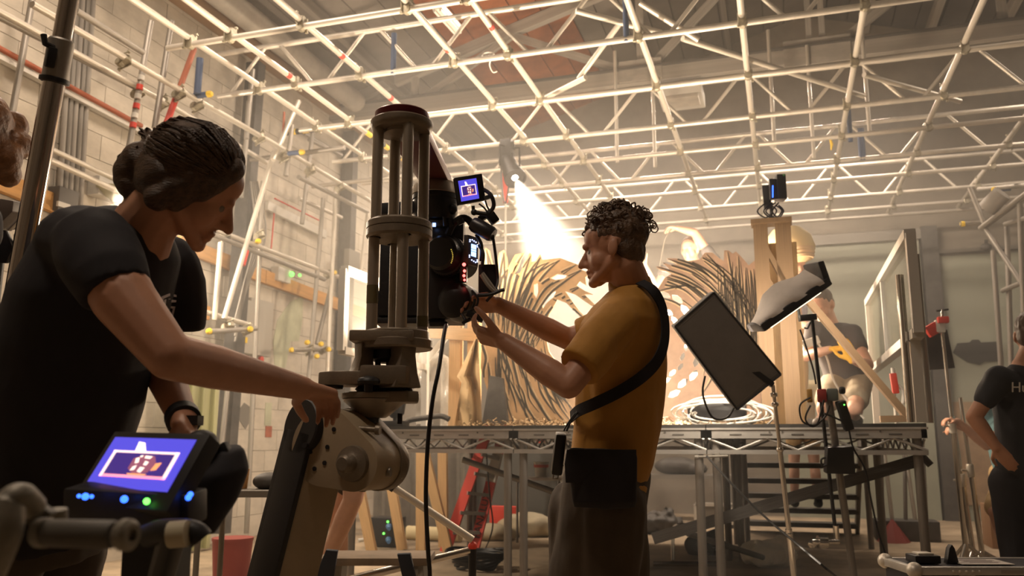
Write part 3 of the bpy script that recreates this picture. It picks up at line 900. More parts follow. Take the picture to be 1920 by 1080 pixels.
# ------------------------------------------------------------------ timber frame with brace
M_tb = mat('sawn_pine', (0.25, 0.155, 0.08), 0.65, var=0.2, scale=3, stretch=(6, 6, 1), bump=.08, bscale=20)
tf = thing('timber_gantry', 'tall timber post frame with diagonal boards on the stage deck', 'timber frame', AY(1450, 790, 5.8))
def V5(x, y, Y=5.8): return AY(x, y, Y)
for a, b, w in (((1421, 418), (1453, 792), .092), ((1465, 420), (1493, 792), .10)):
    A, B = V5(*a), V5(*b); B = Vector((A.x + (B.x - A.x) * .35, A.y, ZD)); A.x = B.x
    bar_o('post', A, B, .06, w, M_tb, tf, Vector((1, 0, 0)))
for a, b in (((1430, 455), (1474, 535)), ((1436, 520), (1480, 590))):
    bar_o('diagonal_board', V5(*a, 5.83), V5(*b, 5.83), .03, .12, M_tb, tf, Vector((0, 1, 0)))
MB().box(V5(1446, 417), (.26, .14, .03)).build('top_plate', M_tb, tf)
px0 = V5(1432, 430, 5.95).x; px1 = V5(1492, 430, 5.95).x
MB().box(((px0 + px1) / 2, 5.98, (ZD + 2.33) / 2), (px1 - px0, .018, 2.33 - ZD)).build('ply_back', M_timber, tf)
bar_o('brace_board', AY(1495, 540, 5.72), AY(1705, 786, 5.72), .04, .11, M_tb, tf, Vector((0, 1, 0)))
bar_o('foot_block', AY(1650, 786, 5.72), AY(1738, 784, 5.72), .06, .04, M_tb, tf)
# yellow lit cone (rolled paper cape) behind the post -> part of hat worker below
# ------------------------------------------------------------------ left of the trunk: uprights, paper, plastic
lf = thing('stud_partition', 'pair of pine studs with a cross rail behind the camera on the deck', 'timber frame', AY(870, 790, 6.6))
for x in (856, 890):
    A = AY(x, 600, 6.6); bar_o('stud', (A.x, 6.6, ZD), (A.x, 6.6, A.z), .07, .10, M_timber, lf, Vector((1, 0, 0)))
bar_o('cross_rail', AY(800, 622, 6.55), AY(912, 630, 6.55), .03, .10, M_timber, lf)
bar_o('white_batten', AY(871, 590, 6.7), AY(776, 705, 6.7), .02, .05, M_wht, lf)
pp = MB()
cols, rows = 10, 14
for j in range(rows + 1):
    for i in range(cols + 1):
        u, v = i / cols, j / rows
        xl = 842 + (1 - v) * 10 + (18 if v > .5 else 36 * v); xr = 904 - 8 * v
        if v > .5: xl = 851 + (v - .5) * 80
        p = AY(xl + (xr - xl) * u, 800 - 165 * v, 6.05 + .05 * math.sin(u * 9 + v * 3) + .04 * math.sin(v * 11 + u * 4))
        pp.v.append(tuple(p))
for j in range(rows):
    for i in range(cols):
        a = j * (cols + 1) + i; pp.f.append((a, a + 1, a + cols + 2, a + cols + 1))
nn = len(pp.v); pp.v += [(x, y + .004, z) for x, y, z in pp.v]; pp.f += [tuple(i + nn for i in f[::-1]) for f in pp.f]
pp.build('crumpled_paper', mat('brown_paper', (.62, .43, .22), .7, var=.15, scale=5), label='sheet of crumpled brown paper draped beside the carved trunk', cat='paper')
MB().prism([(0, 0), (.2, 0), (.16, .34), (.06, .36)], AY(905, 797, 6.0), (1, 0, 0), (0, 0, 1), .05).build('dark_wedge', M_darkst, label='dark wedge block leaning against the foot of the carved trunk', cat='block', bevel=.006)
def plastic():
    m = bpy.data.materials.new('clear_plastic'); m.use_nodes = True
    nt = m.node_tree; b = nt.nodes['Principled BSDF']
    b.inputs['Base Color'].default_value = (.75, .72, .66, 1); b.inputs['Roughness'].default_value = .18; b.inputs['Alpha'].default_value = .35
    tc = nt.nodes.new('ShaderNodeTexCoord'); n = nt.nodes.new('ShaderNodeTexNoise'); n.inputs['Scale'].default_value = 5; n.inputs['Detail'].default_value = 3
    bp = nt.nodes.new('ShaderNodeBump'); bp.inputs['Strength'].default_value = .8; bp.inputs['Distance'].default_value = .08
    nt.links.new(tc.outputs['Object'], n.inputs[0]); nt.links.new(n.outputs[0], bp.inputs['Height']); nt.links.new(bp.outputs[0], b.inputs['Normal'])
    return m
M_plas = plastic()
M_glass = mat('clear_panel', (.35, .35, .32), .08, alpha=.05)
M_glass2 = mat('smoked_panel', (.20, .20, .16), .1, alpha=.45)
ps = MB()
for j in range(9):
    for i in range(9):
        u, v = i / 8, j / 8
        p = AY(775 + 85 * u + (1 - v) * 5, 795 - 155 * v * (.6 + .4 * u), 6.75 + .04 * math.sin(5 * u + 7 * v) + .03 * math.sin(13 * u)); ps.v.append(tuple(p))
for j in range(8):
    for i in range(8):
        a = j * 9 + i; ps.f.append((a, a + 1, a + 10, a + 9))
ps.build('plastic_sheet', M_plas, label='clear crinkled plastic sheet hanging behind the rig on the deck', cat='plastic sheet')
# bent pipe lying on the deck
MB().path(spline([AY(758, 797, 5.75), AY(768, 788, 5.75), AY(800, 783, 5.75), AY(826, 780, 5.75), AY(842, 786, 5.75)]), .02, 10).build('bent_hose', M_darkst, label='dark bent hose lying on the deck behind the rig', cat='hose')
pc = thing('pipe_elbow', 'grey ducting elbow standing behind the plastic sheet', 'duct', AY(845, 790, 7.0))
MB().path(spline([Vector((AY(838, 792, 7.0).x, 7.0, ZD)), AY(838, 700, 7.0), AY(826, 676, 7.0), AY(790, 672, 7.0)]), .06, 14).build('tube', M_boxg, pc)
# alu window frames
M_satin = mat('satin_aluminium', (.62, .60, .56), .35, metal=.25)
def alu_frame(name, label, X, near, far, m, glass, legs=(), midy=None):
    # near/far : (x, ytop, ybottom) pixel columns of the two posts
    t = thing(name, label, 'frame', (X, AX(near[0], near[2], X).y, ZD))
    NT, NB, FT, FB = AX(near[0], near[1], X), AX(near[0] + near[3], near[2], X), AX(far[0], far[1], X), AX(far[0] + far[3], far[2], X)
    zt, zb = (NT.z + FT.z) / 2, (NB.z + FB.z) / 2
    NT.z = FT.z = zt; NB.z = FB.z = zb; NB.y = NT.y; FB.y = FT.y
    for a, b in ((NT, NB), (FT, FB)): bar_o('post', a, b, .06, .05, m, t, Vector((1, 0, 0)))
    for a, b in ((NT, FT), (NB, FB)): bar_o('rail', a, b, .06, .05, m, t)
    if midy:
        c = NT.lerp(FT, midy); d = NB.lerp(FB, midy); bar_o('mullion', c, d, .05, .04, m, t, Vector((1, 0, 0)))
    if glass:
        q = MB(); q.box((X, (NT.y + FT.y) / 2, (zt + zb) / 2), (.006, abs(NT.y - FT.y), zt - zb)); q.build('pane', glass, t)
    for l in legs:
        p = NT.lerp(FT, l); bar_o('leg', (X, p.y, ZD), (X, p.y, zb), .05, .05, m, t, Vector((1, 0, 0)))
    return t, NT, FT, zt, zb
alu_frame('aluminium_frame', 'bright aluminium window frame beside the rig in front of the left wall', -2.85, (646, 508, 658, 0), (800, 562, 690, 0), M_satin, M_glass, (1,), .28)
t, NT, FT, zt, zb = alu_frame('panel_frame', 'leaning aluminium framed clear panel at the right end of the deck', 0.70, (1706, 438, 618, 22), (1628, 568, 690, 14), M_satin, M_glass2, (0.06, 1), .55)
p = AY(1690, 470, 5.75)
tube_o('support_pole', (NT.x - .05, NT.y + .15, ZD), (NT.x - .05, NT.y + .15, zt - .2), .022, M_chrome, t)
tube_o('support_pole', (NT.x + .06, NT.y + .35, ZD), (NT.x + .06, NT.y + .35, zt - .05), .03, M_alu, t)
wk = thing('work_lamp', 'small work lamp on the deck in front of the carved trunk', 'lamp', (-2.62, 5.58, ZD))
MB().box((-2.62, 5.58, ZD + .02), (.16, .12, .04)).build('foot', M_blk, wk, bevel=.005)
MB().lathe([(.03, 0), (.06, .03), (.075, .14), (.07, .14)], (-2.62, 5.58, ZD + .06), Z, 16).build('housing', M_blk, wk)
tube_o('stem', (-2.62, 5.58, ZD + .03), (-2.62, 5.58, ZD + .08), .02, M_blk, wk)
# straw and chips on the deck
st = MB()
for k in range(2600):
    x = rnd.uniform(-2.1, -0.1); y = rnd.uniform(5.45, 6.5); 
    h = .002 + .05 * rnd.random() ** 2 * (1 if y > 5.6 else .4)
    a = rnd.uniform(0, 6.28); L = rnd.uniform(.015, .05); e = rnd.uniform(-.4, .6)
    d = Vector((math.cos(a) * math.cos(e), math.sin(a) * math.cos(e), math.sin(e))) * L
    p = Vector((x, y, ZD + h)); w = Vector((-math.sin(a), math.cos(a), 0)) * .004
    if p.z + d.z < ZD: d.z = 0
    k0 = len(st.v); st.v += [tuple(p - w), tuple(p + w), tuple(p + d + w + Vector((0, 0, .003))), tuple(p + d - w)]; st.f.append((k0, k0 + 1, k0 + 2, k0 + 3))
st.build('wood_chips', mat('wood_chip', (.5, .33, .16), .8, var=.4, scale=30), label='loose wood chips and straw strewn over the stage deck', cat='wood chips', kind='stuff', smooth=0)
# dark equipment box with white cable coil on deck
eb = MB().box(AY(1345, 772, 5.65), (.36, .16, .12)).build('equipment_box', M_blkp, label='dark equipment box on the deck behind the tilted soft box', cat='box', bevel=.008)
q = MB()
for k in range(9):
    rx, rz = .17 + .018 * ((k * 5) % 9), .04 + .008 * ((k * 7) % 9)
    q.path([AY(1355, 776, 5.55) + Vector((rx * math.cos(a) * (1 + .04 * math.sin(k * 3 + a * 2)), .10 * math.sin(a * (1 + k % 3) + k), rz * math.sin(a) + .015 * math.sin(k))) for a in [2 * math.pi * j / 28 for j in range(29)]], .006, 6)
q.build('cable_coil', M_wht, label='coil of white cable heaped in front of the equipment box on deck', cat='cable')

# ------------------------------------------------------------------ soft box and its stand
M_fab = mat('dark_grey_fabric', (0.17, 0.16, 0.15), 0.75, var=0.15, scale=5, bump=.12, bscale=200)
M_skirt = mat('grey_skirt_cloth', (0.62, 0.57, 0.53), 0.7, var=0.15, scale=4, bump=.3, bscale=8)
def zat(x, y, ypx):
    # height at which the plan position (x, y) appears on pixel row ypx
    a = Vector((x, y, 1.0)) - CAMP; k = (540 - ypx) / F
    return 1.0 + (k * a.dot(FWD) - a.dot(UPC)) / (UPC.z - k * FWD.z)
ds = 4.75
sb = thing('soft_box', 'tilted dark grey fabric soft box facing the set, seen from behind', 'soft box', D(1450, 1080, ds))
c = [D(1265, 612, ds), D(1382, 768, ds), D(1464, 702, ds), D(1338, 548, ds)]
cc = sum(c, Vector()) / 4
n_ = (c[1] - c[0]).cross(c[3] - c[0]).normalized()
if n_.dot(FWD) < 0: n_ = -n_
q = MB()
q.v = [tuple(p) for p in c] + [tuple(p + n_ * .05 + (p - cc) * .015) for p in c] + [tuple(p + n_ * .11) for p in c]
q.f = [(0, 1, 2, 3)] + [(i + 4 * k, (i + 1) % 4 + 4 * k, (i + 1) % 4 + 4 + 4 * k, i + 4 + 4 * k) for k in (0, 1) for i in range(4)] + [(11, 10, 9, 8)]
q.build('fabric_shell', M_fab, sb, smooth=20, bevel=.006)
q = MB()
for a, b in zip(c, c[1:] + c[:1]): q.tube(a - n_ * .002, b - n_ * .002, .006, n=8)
q.build('edge_piping', M_blk, sb)
q = MB(); ins = [cc + (p - cc) * .93 for p in c]
for a, b in zip(ins, ins[1:] + ins[:1]): q.tube(a - n_ * .001, b - n_ * .001, .0018, n=5)
q.build('stitching', M_conduit, sb)
M_soft = mat('soft_diffuser', (.9, .85, .75), .8, emit=(1, .82, .58), estr=2)
q = MB(); q.v = [tuple(cc + (p - cc) * .94 + n_ * .112) for p in c]; q.v += [tuple(Vector(v) + n_ * .004) for v in q.v]; q.f = [(3, 2, 1, 0), (4, 5, 6, 7), (0, 1, 5, 4), (1, 2, 6, 5), (2, 3, 7, 6), (3, 0, 4, 7)]
q.build('diffuser', M_soft, sb, smooth=0)
q = MB(); q.path(spline([D(1322, 705, ds - .02), D(1318, 740, ds - .04), D(1335, 782, ds - .05), D(1362, 784, ds - .04), D(1376, 765, ds - .02)]), .006, 6)
q.build('power_cable', M_blk, sb)
light('softbox_glow', 'AREA', cc + n_ * .15, 14, WARM2, cc + n_ * 2, 0.5, 0.28)
# stand under it
cs = thing('light_stand', 'slim chrome stand carrying the tilted soft box', 'stand', D(1475, 1080, ds))
top = D(1449, 722, ds); bx_, by_ = D(1484, 1100, ds).x, D(1484, 1100, ds).y
base = Vector((bx_ + .03, by_, 0))
def lp(t): return top.lerp(base, t)
tube_o('pole', lp(0), lp(.45), .011, M_chrome, cs); tube_o('pole', lp(.25), lp(.75), .0145, M_chrome, cs); tube_o('pole', lp(.6), lp(1), .018, M_chrome, cs)
for t_ in (.04, .08, .27, .62): MB().lathe([(.016, -.012), (.02, -.006), (.02, .006), (.016, .012)], lp(t_), top - base, 12).build('collar', M_chrome, cs)
for k in range(3):
    a = k * 2.09 + .4; tube_o('leg', lp(.86), base + Vector((.42 * math.cos(a), .42 * math.sin(a), .015)), .011, M_chrome, cs)
bar_o('yoke_pin', top, cc + n_ * .04, .03, .03, M_blk, cs)
# second lamp with a loose cloth skirt
d2_ = 4.85
kl = thing('skirted_lamp', 'flat lamp with a loose grey cloth skirt on a black stand', 'lamp', D(1590, 1080, d2_))
A, B = D(1413, 606, d2_), D(1530, 528, d2_ + .05)
ax = (B - A).normalized(); nz = ax.cross(FWD).normalized()
if nz.z < 0: nz = -nz
q = MB()
NU, NV = 18, 7
for i in range(NU + 1):
    u = i / NU
    for j in range(NV + 1):
        v = j / NV
        hgt = .115 * min(1, u * 2.6 + .12) * (1 - .15 * u)
        p = A.lerp(B, u) + nz * (hgt * v * 1.05 - .012) + FWD * (-.11 + .2 * v * v * .8) + nz * .012 * math.sin(9 * u + 3 * v) * v + FWD * .012 * math.sin(17 * u + v * 4)
        q.v.append(tuple(p))
for i in range(NU):
    for j in range(NV):
        a = i * (NV + 1) + j; q.f.append((a, a + 1, a + NV + 2, a + NV + 1))
nn = len(q.v); q.v += [tuple(Vector(v) + FWD * .006) for v in q.v]; q.f += [tuple(i + nn for i in f[::-1]) for f in q.f]
q.build('cloth_skirt', M_skirt, kl, smooth=60)
q = MB(); q.bar(A - ax * .01 - nz * .03, B + ax * .03 - nz * .02, .22, .05, nz); q.build('lamp_panel', M_blk, kl, bevel=.012)
q = MB(); q.bar(B + ax * .01 - nz * .04, B + ax * .045 + nz * .10, .2, .04, ax); q.build('end_flap', M_blk, kl, bevel=.01)
q = MB(); q.bar(A.lerp(B, .1) - nz * .058, A.lerp(B, .9) - nz * .05, .16, .006, nz); q.build('led_face', mat('led_face', (1, .9, .7), .5, emit=(1, .85, .6), estr=3), kl)
light('skirt_glow', 'AREA', A.lerp(B, .5) - nz * .07 + FWD * .02, 9, WARM2, A.lerp(B, .5) - nz * .6 + FWD * 1.6, 0.3, 0.15)
pt = D(1522, 592, d2_)
MB().bar(D(1498, 597, d2_), D(1530, 594, d2_), .045, .035).build('swivel_head', M_blk, kl, bevel=.006)
MB().path([D(1520, 604, d2_ - .02), D(1514, 616, d2_ - .02), D(1508, 615, d2_ - .02)], .006, 6).build('tilt_knob', M_blk, kl)
tube_o('bracket', D(1500, 596, d2_), A.lerp(B, .62) - nz * .05, .008, M_blk, kl)
ks = thing('black_light_stand', 'black stand with clamps and boxes under the skirted lamp', 'stand', D(1600, 1080, d2_))
rb = D(1568, 1010, d2_)
tube_o('drop_rod', pt, rb, .0105, M_blk, ks)
s0, s1 = D(1552, 735, d2_ + .02), D(1601, 1090, d2_ + .02)
s1 = Vector((s1.x + .02, s1.y, 0))
tube_o('stand_tube', s0, s1, .021, M_leg, ks)
for k in range(3):
    a = k * 2.09 + 1.1; tube_o('leg', s0.lerp(s1, .85), s1 + Vector((.45 * math.cos(a), .45 * math.sin(a), .012)), .013, M_leg, ks)
MB().box(D(1541, 742, d2_), (.05, .05, .075)).build('red_clamp', mat('dark_red', (.25, .02, .015), .5), ks, bevel=.008)
MB().box(D(1518, 742, d2_ - .01), (.03, .04, .075)).build('amber_clamp', mat('amber', (.40, .22, .05), .5), ks, bevel=.006)
MB().box(D(1561, 740, d2_), (.06, .05, .07)).build('grey_clamp', mat('grey_green', (.13, .15, .14), .5), ks, bevel=.01)
MB().lathe([(.02, -.012), (.022, 0), (.02, .012)], D(1579, 732, d2_ - .01), RT, 12).build('clamp_knob', M_blk, ks)
MB().bar(D(1575, 752, d2_ - .03), D(1592, 806, d2_ - .03), .05, .05, RT).build('power_supply', M_blk, ks, bevel=.008)
MB().sphere(D(1583, 759, d2_ - .065), .004).build('indicator', M_grn, ks)
MB().prism([(-.08, -.07), (.085, -.075), (.072, .082), (-.072, .075)], D(1573, 863, d2_ - .05), RT, UPC, .05).build('battery_box', M_blkp, ks, bevel=.006)
MB().path(spline([D(1548, 858, d2_ - .07), D(1540, 862, d2_ - .07), D(1542, 874, d2_ - .07), D(1550, 872, d2_ - .07)]), .006, 6).build('strap_loop', M_blk, ks)
for pts in ([(1520, 745), (1500, 760), (1505, 790), (1530, 796), (1540, 770), (1545, 750)], [(1520, 760), (1510, 785), (1525, 800), (1548, 780), (1555, 760)], [(1530, 720), (1524, 690), (1508, 640), (1500, 618)], [(1592, 806), (1600, 840), (1622, 880), (1632, 930), (1645, 990), (1662, 1045)], [(1545, 775), (1580, 790), (1590, 800)]):
    MB().path(spline([D(x, y, d2_ - .05) for x, y in pts]), .0055, 6).build('cable', M_blk, ks)
kc = MB().lathe([(.012, -.06), (.018, -.05), (.02, -.02), (.035, -.018), (.036, .03), (.03, .034), (.016, .04), (.016, .1)], D(1540, 1016, d2_ - .02), RT, 18)
kc.tube(D(1567, 985, d2_ - .01), D(1569, 1020, d2_ - .01), .016)
kc.build('grip_head', M_chrome, ks)
MB().lathe([(.006, -.008), (.022, -.005), (.022, .005), (.006, .008)], D(1522, 1020, d2_ - .03), FWD, 14).build('wing_knob', M_chrome, ks)
# long loose cable from the deck edge
MB().path(spline([AY(1325, 855, 5.25), AY(1370, 905, 5.1), AY(1430, 965, 5.0), AY(1500, 1025, 4.8), AY(1560, 1075, 4.6), AZ(1600, 1105, .006)]), .006, 6).build('loose_cable', M_blk, label='thin black cable sagging from the deck joint to the floor', cat='cable')

# wireless receiver on top of the timber frame
wr = thing('wireless_receiver', 'black wireless receiver with blue light on top of the timber frame', 'receiver', AY(1448, 412, 5.8))
MB().bar(AY(1436, 348, 5.78), AY(1440, 392, 5.78), .04, .05).build('mount', M_blk, wr, bevel=.004)
MB().bar(AY(1461, 330, 5.76), AY(1464, 376, 5.76), .09, .06, RT).build('receiver_body', M_blk, wr, bevel=.006)
MB().bar(AY(1450, 336, 5.73), AY(1452, 374, 5.73), .03, .06, RT).build('battery_plate', M_blkp, wr, bevel=.004)
M_ble = mat('blue_led', (.02, .08, 1), .4, emit=(.03, .13, 1.0), estr=3)
MB().bar(AY(1449, 348, 5.69), AY(1449, 370, 5.69), .012, .004, RT).build('status_light', M_ble, wr)
MB().box(AY(1464, 330, 5.74), (.05, .04, .012)).build('green_tape', mat('green_tape', (.05, .25, .06), .6), wr)
tube_o('spigot', AY(1446, 414, 5.8), AY(1446, 380, 5.8), .01, M_blk, wr)
for dx, w in ((-10, 10), (8, 12), (0, 8), (14, 6)):
    MB().path(spline([AY(1446 + dx, 380, 5.75), AY(1440 + dx - w, 396, 5.72), AY(1446 + dx, 408, 5.74), AY(1452 + dx + w / 2, 395, 5.72), AY(1446 + dx, 385, 5.75)]), .005, 6).build('cable_loop', M_blk, wr)

# beam lamp on the grid
bl_ = thing('beam_lamp', 'black stage lamp with glaring lens hanging from the scaffold grid', 'lamp', AY(945, 260, 7.9))
hp = Vector((-2.42, 7.78, 3.56)); hd = (Vector((-1.10, 6.35, 1.2)) - hp).normalized()
MB().lathe([(.05, -.34), (.085, -.32), (.085, -.12), (.10, -.1), (.10, -.02), (.112, -.02), (.112, .012), (.096, .012), (.096, -.01)], hp, hd, 24).build('lamp_housing', M_blk, bl_)
MB().lathe([(.09, -.02), (.06, -.012), (0, -.008)], hp, hd, 24).build('lens', mat('lamp_lens', (1, .95, .85), .3, emit=(1, .93, .8), estr=60), bl_)
q = MB(); top = Vector((hp.x - hd.x * .2, 7.96, GZ))
for s in (-1, 1):
    side = hd.cross(Z).normalized() * .11 * s; q.path([hp - hd * .2 + side, hp - hd * .2 + side + Z * .22, top - Z * .06], .01, 8)
q.build('yoke', M_blk, bl_)
MB().box(top - Z * .03, (.05, .06, .09)).build('hook_clamp', M_blk, bl_, bevel=.005)
MB().box(hp - hd * .3 + Z * .12, (.12, .14, .2)).build('ballast', M_blk, bl_, bevel=.01)
MB().path(spline([hp - hd * .3 + Z * .15, hp - hd * .35 + Vector((-.05, 0, -.1)), hp + Vector((-.1, 0, -.25)), hp + Vector((-.06, 0.1, .3))]), .008, 6).build('cable', M_blk, bl_)
rp = thing('red_handled_pole', 'thin pale pole with a red grip standing behind the beam lamp', 'pole', AY(948, 470, 9.0))
tube_o('pole', AY(948, 380, 9.0), Vector((AY(948, 380, 9.0).x, 9.0, ZD)), .012, M_wht, rp); tube_o('grip', AY(947, 325, 9.0), AY(948, 380, 9.0), .03, M_red, rp)
# steps behind the deck
sp_ = thing('access_steps', 'open steps with dark treads behind the right half of the deck', 'steps', AY(1500, 960, 9.6))
xa, xb = AY(1388, 900, 9.5).x, AY(1612, 900, 9.5).x
for k in range(6):
    z_ = .92 - k * .165; y_ = 9.2 + k * .22
    MB().box(((xa + xb) / 2, y_, z_), (xb - xa, .24, .05)).build('tread', M_darkst, sp_)
for xx in (xa, xb):
    bar_o('stringer', (xx, 9.1, .98), (xx, 10.4, .02), .04, .12, M_leg, sp_)
# ------------------------------------------------------------------ motion control rig
M_cast = mat('olive_cast_metal', (0.21, 0.17, 0.125), 0.42, metal=0.35, var=0.2, scale=9, bump=.1, bscale=120)
M_castb = mat('brushed_bar', (0.36, 0.31, 0.25), 0.38, metal=0.6, var=0.12, scale=5, stretch=(1, 1, .1))
M_tan = mat('tan_painted_arm', (0.34, 0.265, 0.175), 0.5, var=0.15, scale=4)
M_maroon = mat('maroon_anodised', (0.10, 0.012, 0.012), 0.3, metal=0.3)
M_maroon2 = mat('maroon_beam', (0.16, 0.05, 0.04), 0.35, metal=0.3)
DR = 2.4
rx, ry = D(749, 430, DR).x, D(749, 430, DR).y
def rz(y): return zat(rx, ry, y)
def ro(dx, dz, df=0.0):       # point by metres right, absolute height, metres away
    return Vector((rx, ry, 0)) + RT * dx + FH * df + Z * dz
rig = thing('motion_control_rig', 'olive metal motion control rig with cage column and slanted arm', 'camera rig', (rx, ry, 0))
zt_, zm, zb_ = rz(248), rz(430), rz(632)
ax0 = Vector((rx, ry, 0))
MB().lathe([(.0, 0), (.080, 0), (.086, .006), (.089, .016), (.089, .026), (.082, .032), (0, .032)], ax0 + Z * zt_, Z, 40).build('top_plate', M_cast, rig)
MB().lathe([(.0, .032), (.076, .032), (.078, .038), (.078, .052), (.074, .056), (0, .057)], ax0 + Z * zt_, Z, 40).build('red_disc', M_maroon, rig)
MB().lathe([(.0, -.012), (.02, -.012), (.05, -.008), (.052, 0), (0, 0)], ax0 + Z * zt_, Z, 30).build('boss', M_cast, rig)
MB().lathe([(.05, -.03), (.085, -.03), (.092, -.024), (.092, -.006), (.089, -.004), (.092, -.002), (.092, .014), (.086, .02), (.05, .02)], ax0 + Z * zm, Z, 40).build('middle_ring', M_cast, rig)
MB().lathe([(.0, -.035), (.095, -.035), (.099, -.03), (.099, -.012), (.09, -.008), (.089, .012), (.084, .016), (0, .016)], ax0 + Z * zb_, Z, 40).build('lower_ring', M_cast, rig)
for a in (-67, 23, 113, 203):
    t_ = math.radians(a)
    off = RT * (.068 * math.sin(t_)) - FH * (.068 * math.cos(t_))
    p = ax0 + off
    b = MB().lathe([(.0155, zm - .03), (.0155, zt_ + .004)], p, Z, 18).build('column_bar', M_castb, rig)
    off2 = RT * (.070 * math.sin(t_ - .12)) - FH * (.070 * math.cos(t_ - .12))
    MB().lathe([(.0155, zb_ + .01), (.0155, zm - .02)], ax0 + off2, Z, 18).build('column_bar', M_castb, rig)
    if a in (-67, 113):
        MB().lathe([(.0162, zb_ + (.09 if a < 0 else .03)), (.0162, zb_ + (.14 if a < 0 else .06))], ax0 + off2, Z, 18).build('tape_wrap', mat('olive_tape', (.11, .085, .03), .6), rig)
# U bracket below
def zpx(y): return rz(y)
q = MB()
zq0, zq1 = rz(716), rz(640)
for sx in (-1, 1):
    for k in range(2):
        pass
q.loft([(ro(-.085, zq1, -.02), RT * .028, FH * .045), (ro(-.085, (zq0 + zq1) / 2 + .01, -.02), RT * .026, FH * .04), (ro(-.092, zq0 + .02, -.02), RT * .036, FH * .05), (ro(-.105, zq0 - .01, -.02), RT * .055, FH * .06)], 4)
q.loft([(ro(.025, zq1, -.05), RT * .036, FH * .04), (ro(.025, (zq0 + zq1) / 2 + .01, -.05), RT * .034, FH * .04), (ro(.02, zq0 + .02, -.05), RT * .045, FH * .05), (ro(.01, zq0 - .02, -.05), RT * .065, FH * .06)], 4)
q.build('fork_bracket', M_cast, rig, bevel=.004)
MB().box(ro(-.03, zq1 + .006, -.03), (.17, .12, .03), Matrix.Rotation(YAW, 3, 'Z')).build('fork_crown', M_cast, rig, bevel=.006)
MB().lathe([(0, -.04), (.03, -.04), (.042, -.03), (.042, 0), (0, 0)], ro(-.03, rz(652), .02), Z, 20).build('motor_boss', M_blk, rig)
for dx in (-.05, -.02):
    MB().lathe([(.008, -.02), (.009, 0)], ro(dx, rz(672), 0), Z, 10).build('stud', M_blk, rig)
R17 = Matrix.Rotation(YAW, 3, 'Z')
zc_ = rz(712)
MB().prism([(-.19, -.05), (-.15, -.085), (-.02, -.1), (.03, -.09), (.05, .03), (-.02, .07), (-.14, .06), (-.19, .01)], ro(-.01, zc_, 0), RT, FH, .035).build('clamp_plate', M_cast, rig, bevel=.006)
MB().prism([(-.02, -.115), (.1, -.1), (.115, -.02), (.1, .06), (.0, .04)], ro(-.06, zc_ + .006, 0), RT, FH, .05).build('clamp_jaw', M_cast, rig, bevel=.008)
MB().lathe([(.02, -.03), (.04, -.03), (.07, 0), (.06, .01), (0, .01)], ro(-.04, rz(730), 0), Z, 28).build('swivel_cone', M_blk, rig)
for (x, y, f) in ((638, 725, -.03), (712, 719, -.11), (762, 730, -.02)):
    p = ro((x - 749) * DR / F, rz(y), f)
    MB().lathe([(.0, .012), (.01, .012), (.026, .006), (.028, .004), (.03, -.002), (.028, -.008), (.012, -.009), (.011, -.03), (0, -.03)], p, Z, 18).build('hand_knob', M_blk, rig)
MB().lathe([(.0, 0), (.088, 0), (.09, .006), (.09, .014), (.05, .018), (.03, .05), (0, .05)], ro(-.055, rz(748), 0), Z, 36).build('base_flange', M_cast, rig)
MB().prism([(-.09, -.05), (.07, -.085), (.1, -.06), (.09, .02), (-.06, .07)], ro(-.03, rz(746), 0), RT, FH, .03).build('base_lug', M_cast, rig, bevel=.006)
MB().lathe([(.03, -.045), (.045, -.035), (.085, 0), (.085, .004), (0, .004)], ro(-.055, rz(752), 0), Z, 32).build('bowl', M_castb, rig)
MB().lathe([(.028, -.03), (.03, .03)], ro(-.07, rz(778), 0), Z, 14).build('bowl_nut', M_blk, rig)
tube_o('index_pin', ro(.012, rz(775), .01), ro(.012, rz(795), .01), .007, M_blk, rig)
# joint housing: hull of a large and a small circle, axis towards camera-left
hc = D(632, 838, 2.26); hs = D(688, 868, 2.22)
jd = (-FH * .92 - RT * .39).normalized()
ju = Z.cross(jd).normalized(); jv = jd.cross(ju)
def hull2(R, r, o2):
    dx, dy = o2; L = math.hypot(dx, dy); b = math.atan2(dy, dx); al = math.acos((R - r) / L)
    pts = [(R * math.cos(b + al + (2 * math.pi - 2 * al) * k / 24), R * math.sin(b + al + (2 * math.pi - 2 * al) * k / 24)) for k in range(25)]
    pts += [(dx + r * math.cos(b - al + 2 * al * k / 16), dy + r * math.sin(b - al + 2 * al * k / 16)) for k in range(17)]
    return pts
o2 = ((hs - hc).dot(ju), (hs - hc).dot(jv))
hull = hull2(.100, .070, o2)
MB().prism(hull, hc, ju, jv, .12).build('joint_housing', M_tan, rig, bevel=.012)
MB().prism(hull2(.104, .074, o2), hc - jd * .075, ju, jv, .04).build('joint_back', M_cast, rig, bevel=.006)
hub = hc + ju * o2[0] + jv * o2[1] + jd * .06
MB().lathe([(.046, 0), (.044, .012), (.03, .016), (.024, .02), (.022, .045), (.016, .052), (0, .052)], hub, jd, 26).build('hub', M_cast, rig)
for (u, v) in ((-.045, .012), (-.04, -.012), (.012, .0), (.005, -.04), (-.045, .05), (-.025, -.055), (.03, .045)):
    MB().lathe([(.006, 0), (.006, .0025), (0, .003)], hc + ju * u + jv * v + jd * .06, jd, 10).build('bolt', M_blk, rig)
MB().lathe([(.0075, 0), (.0075, .03)], hc + ju * -.04 + jv * .0 + jd * .058, jd * .06 + jv * .01, 10).build('lock_hole', M_blk, rig)
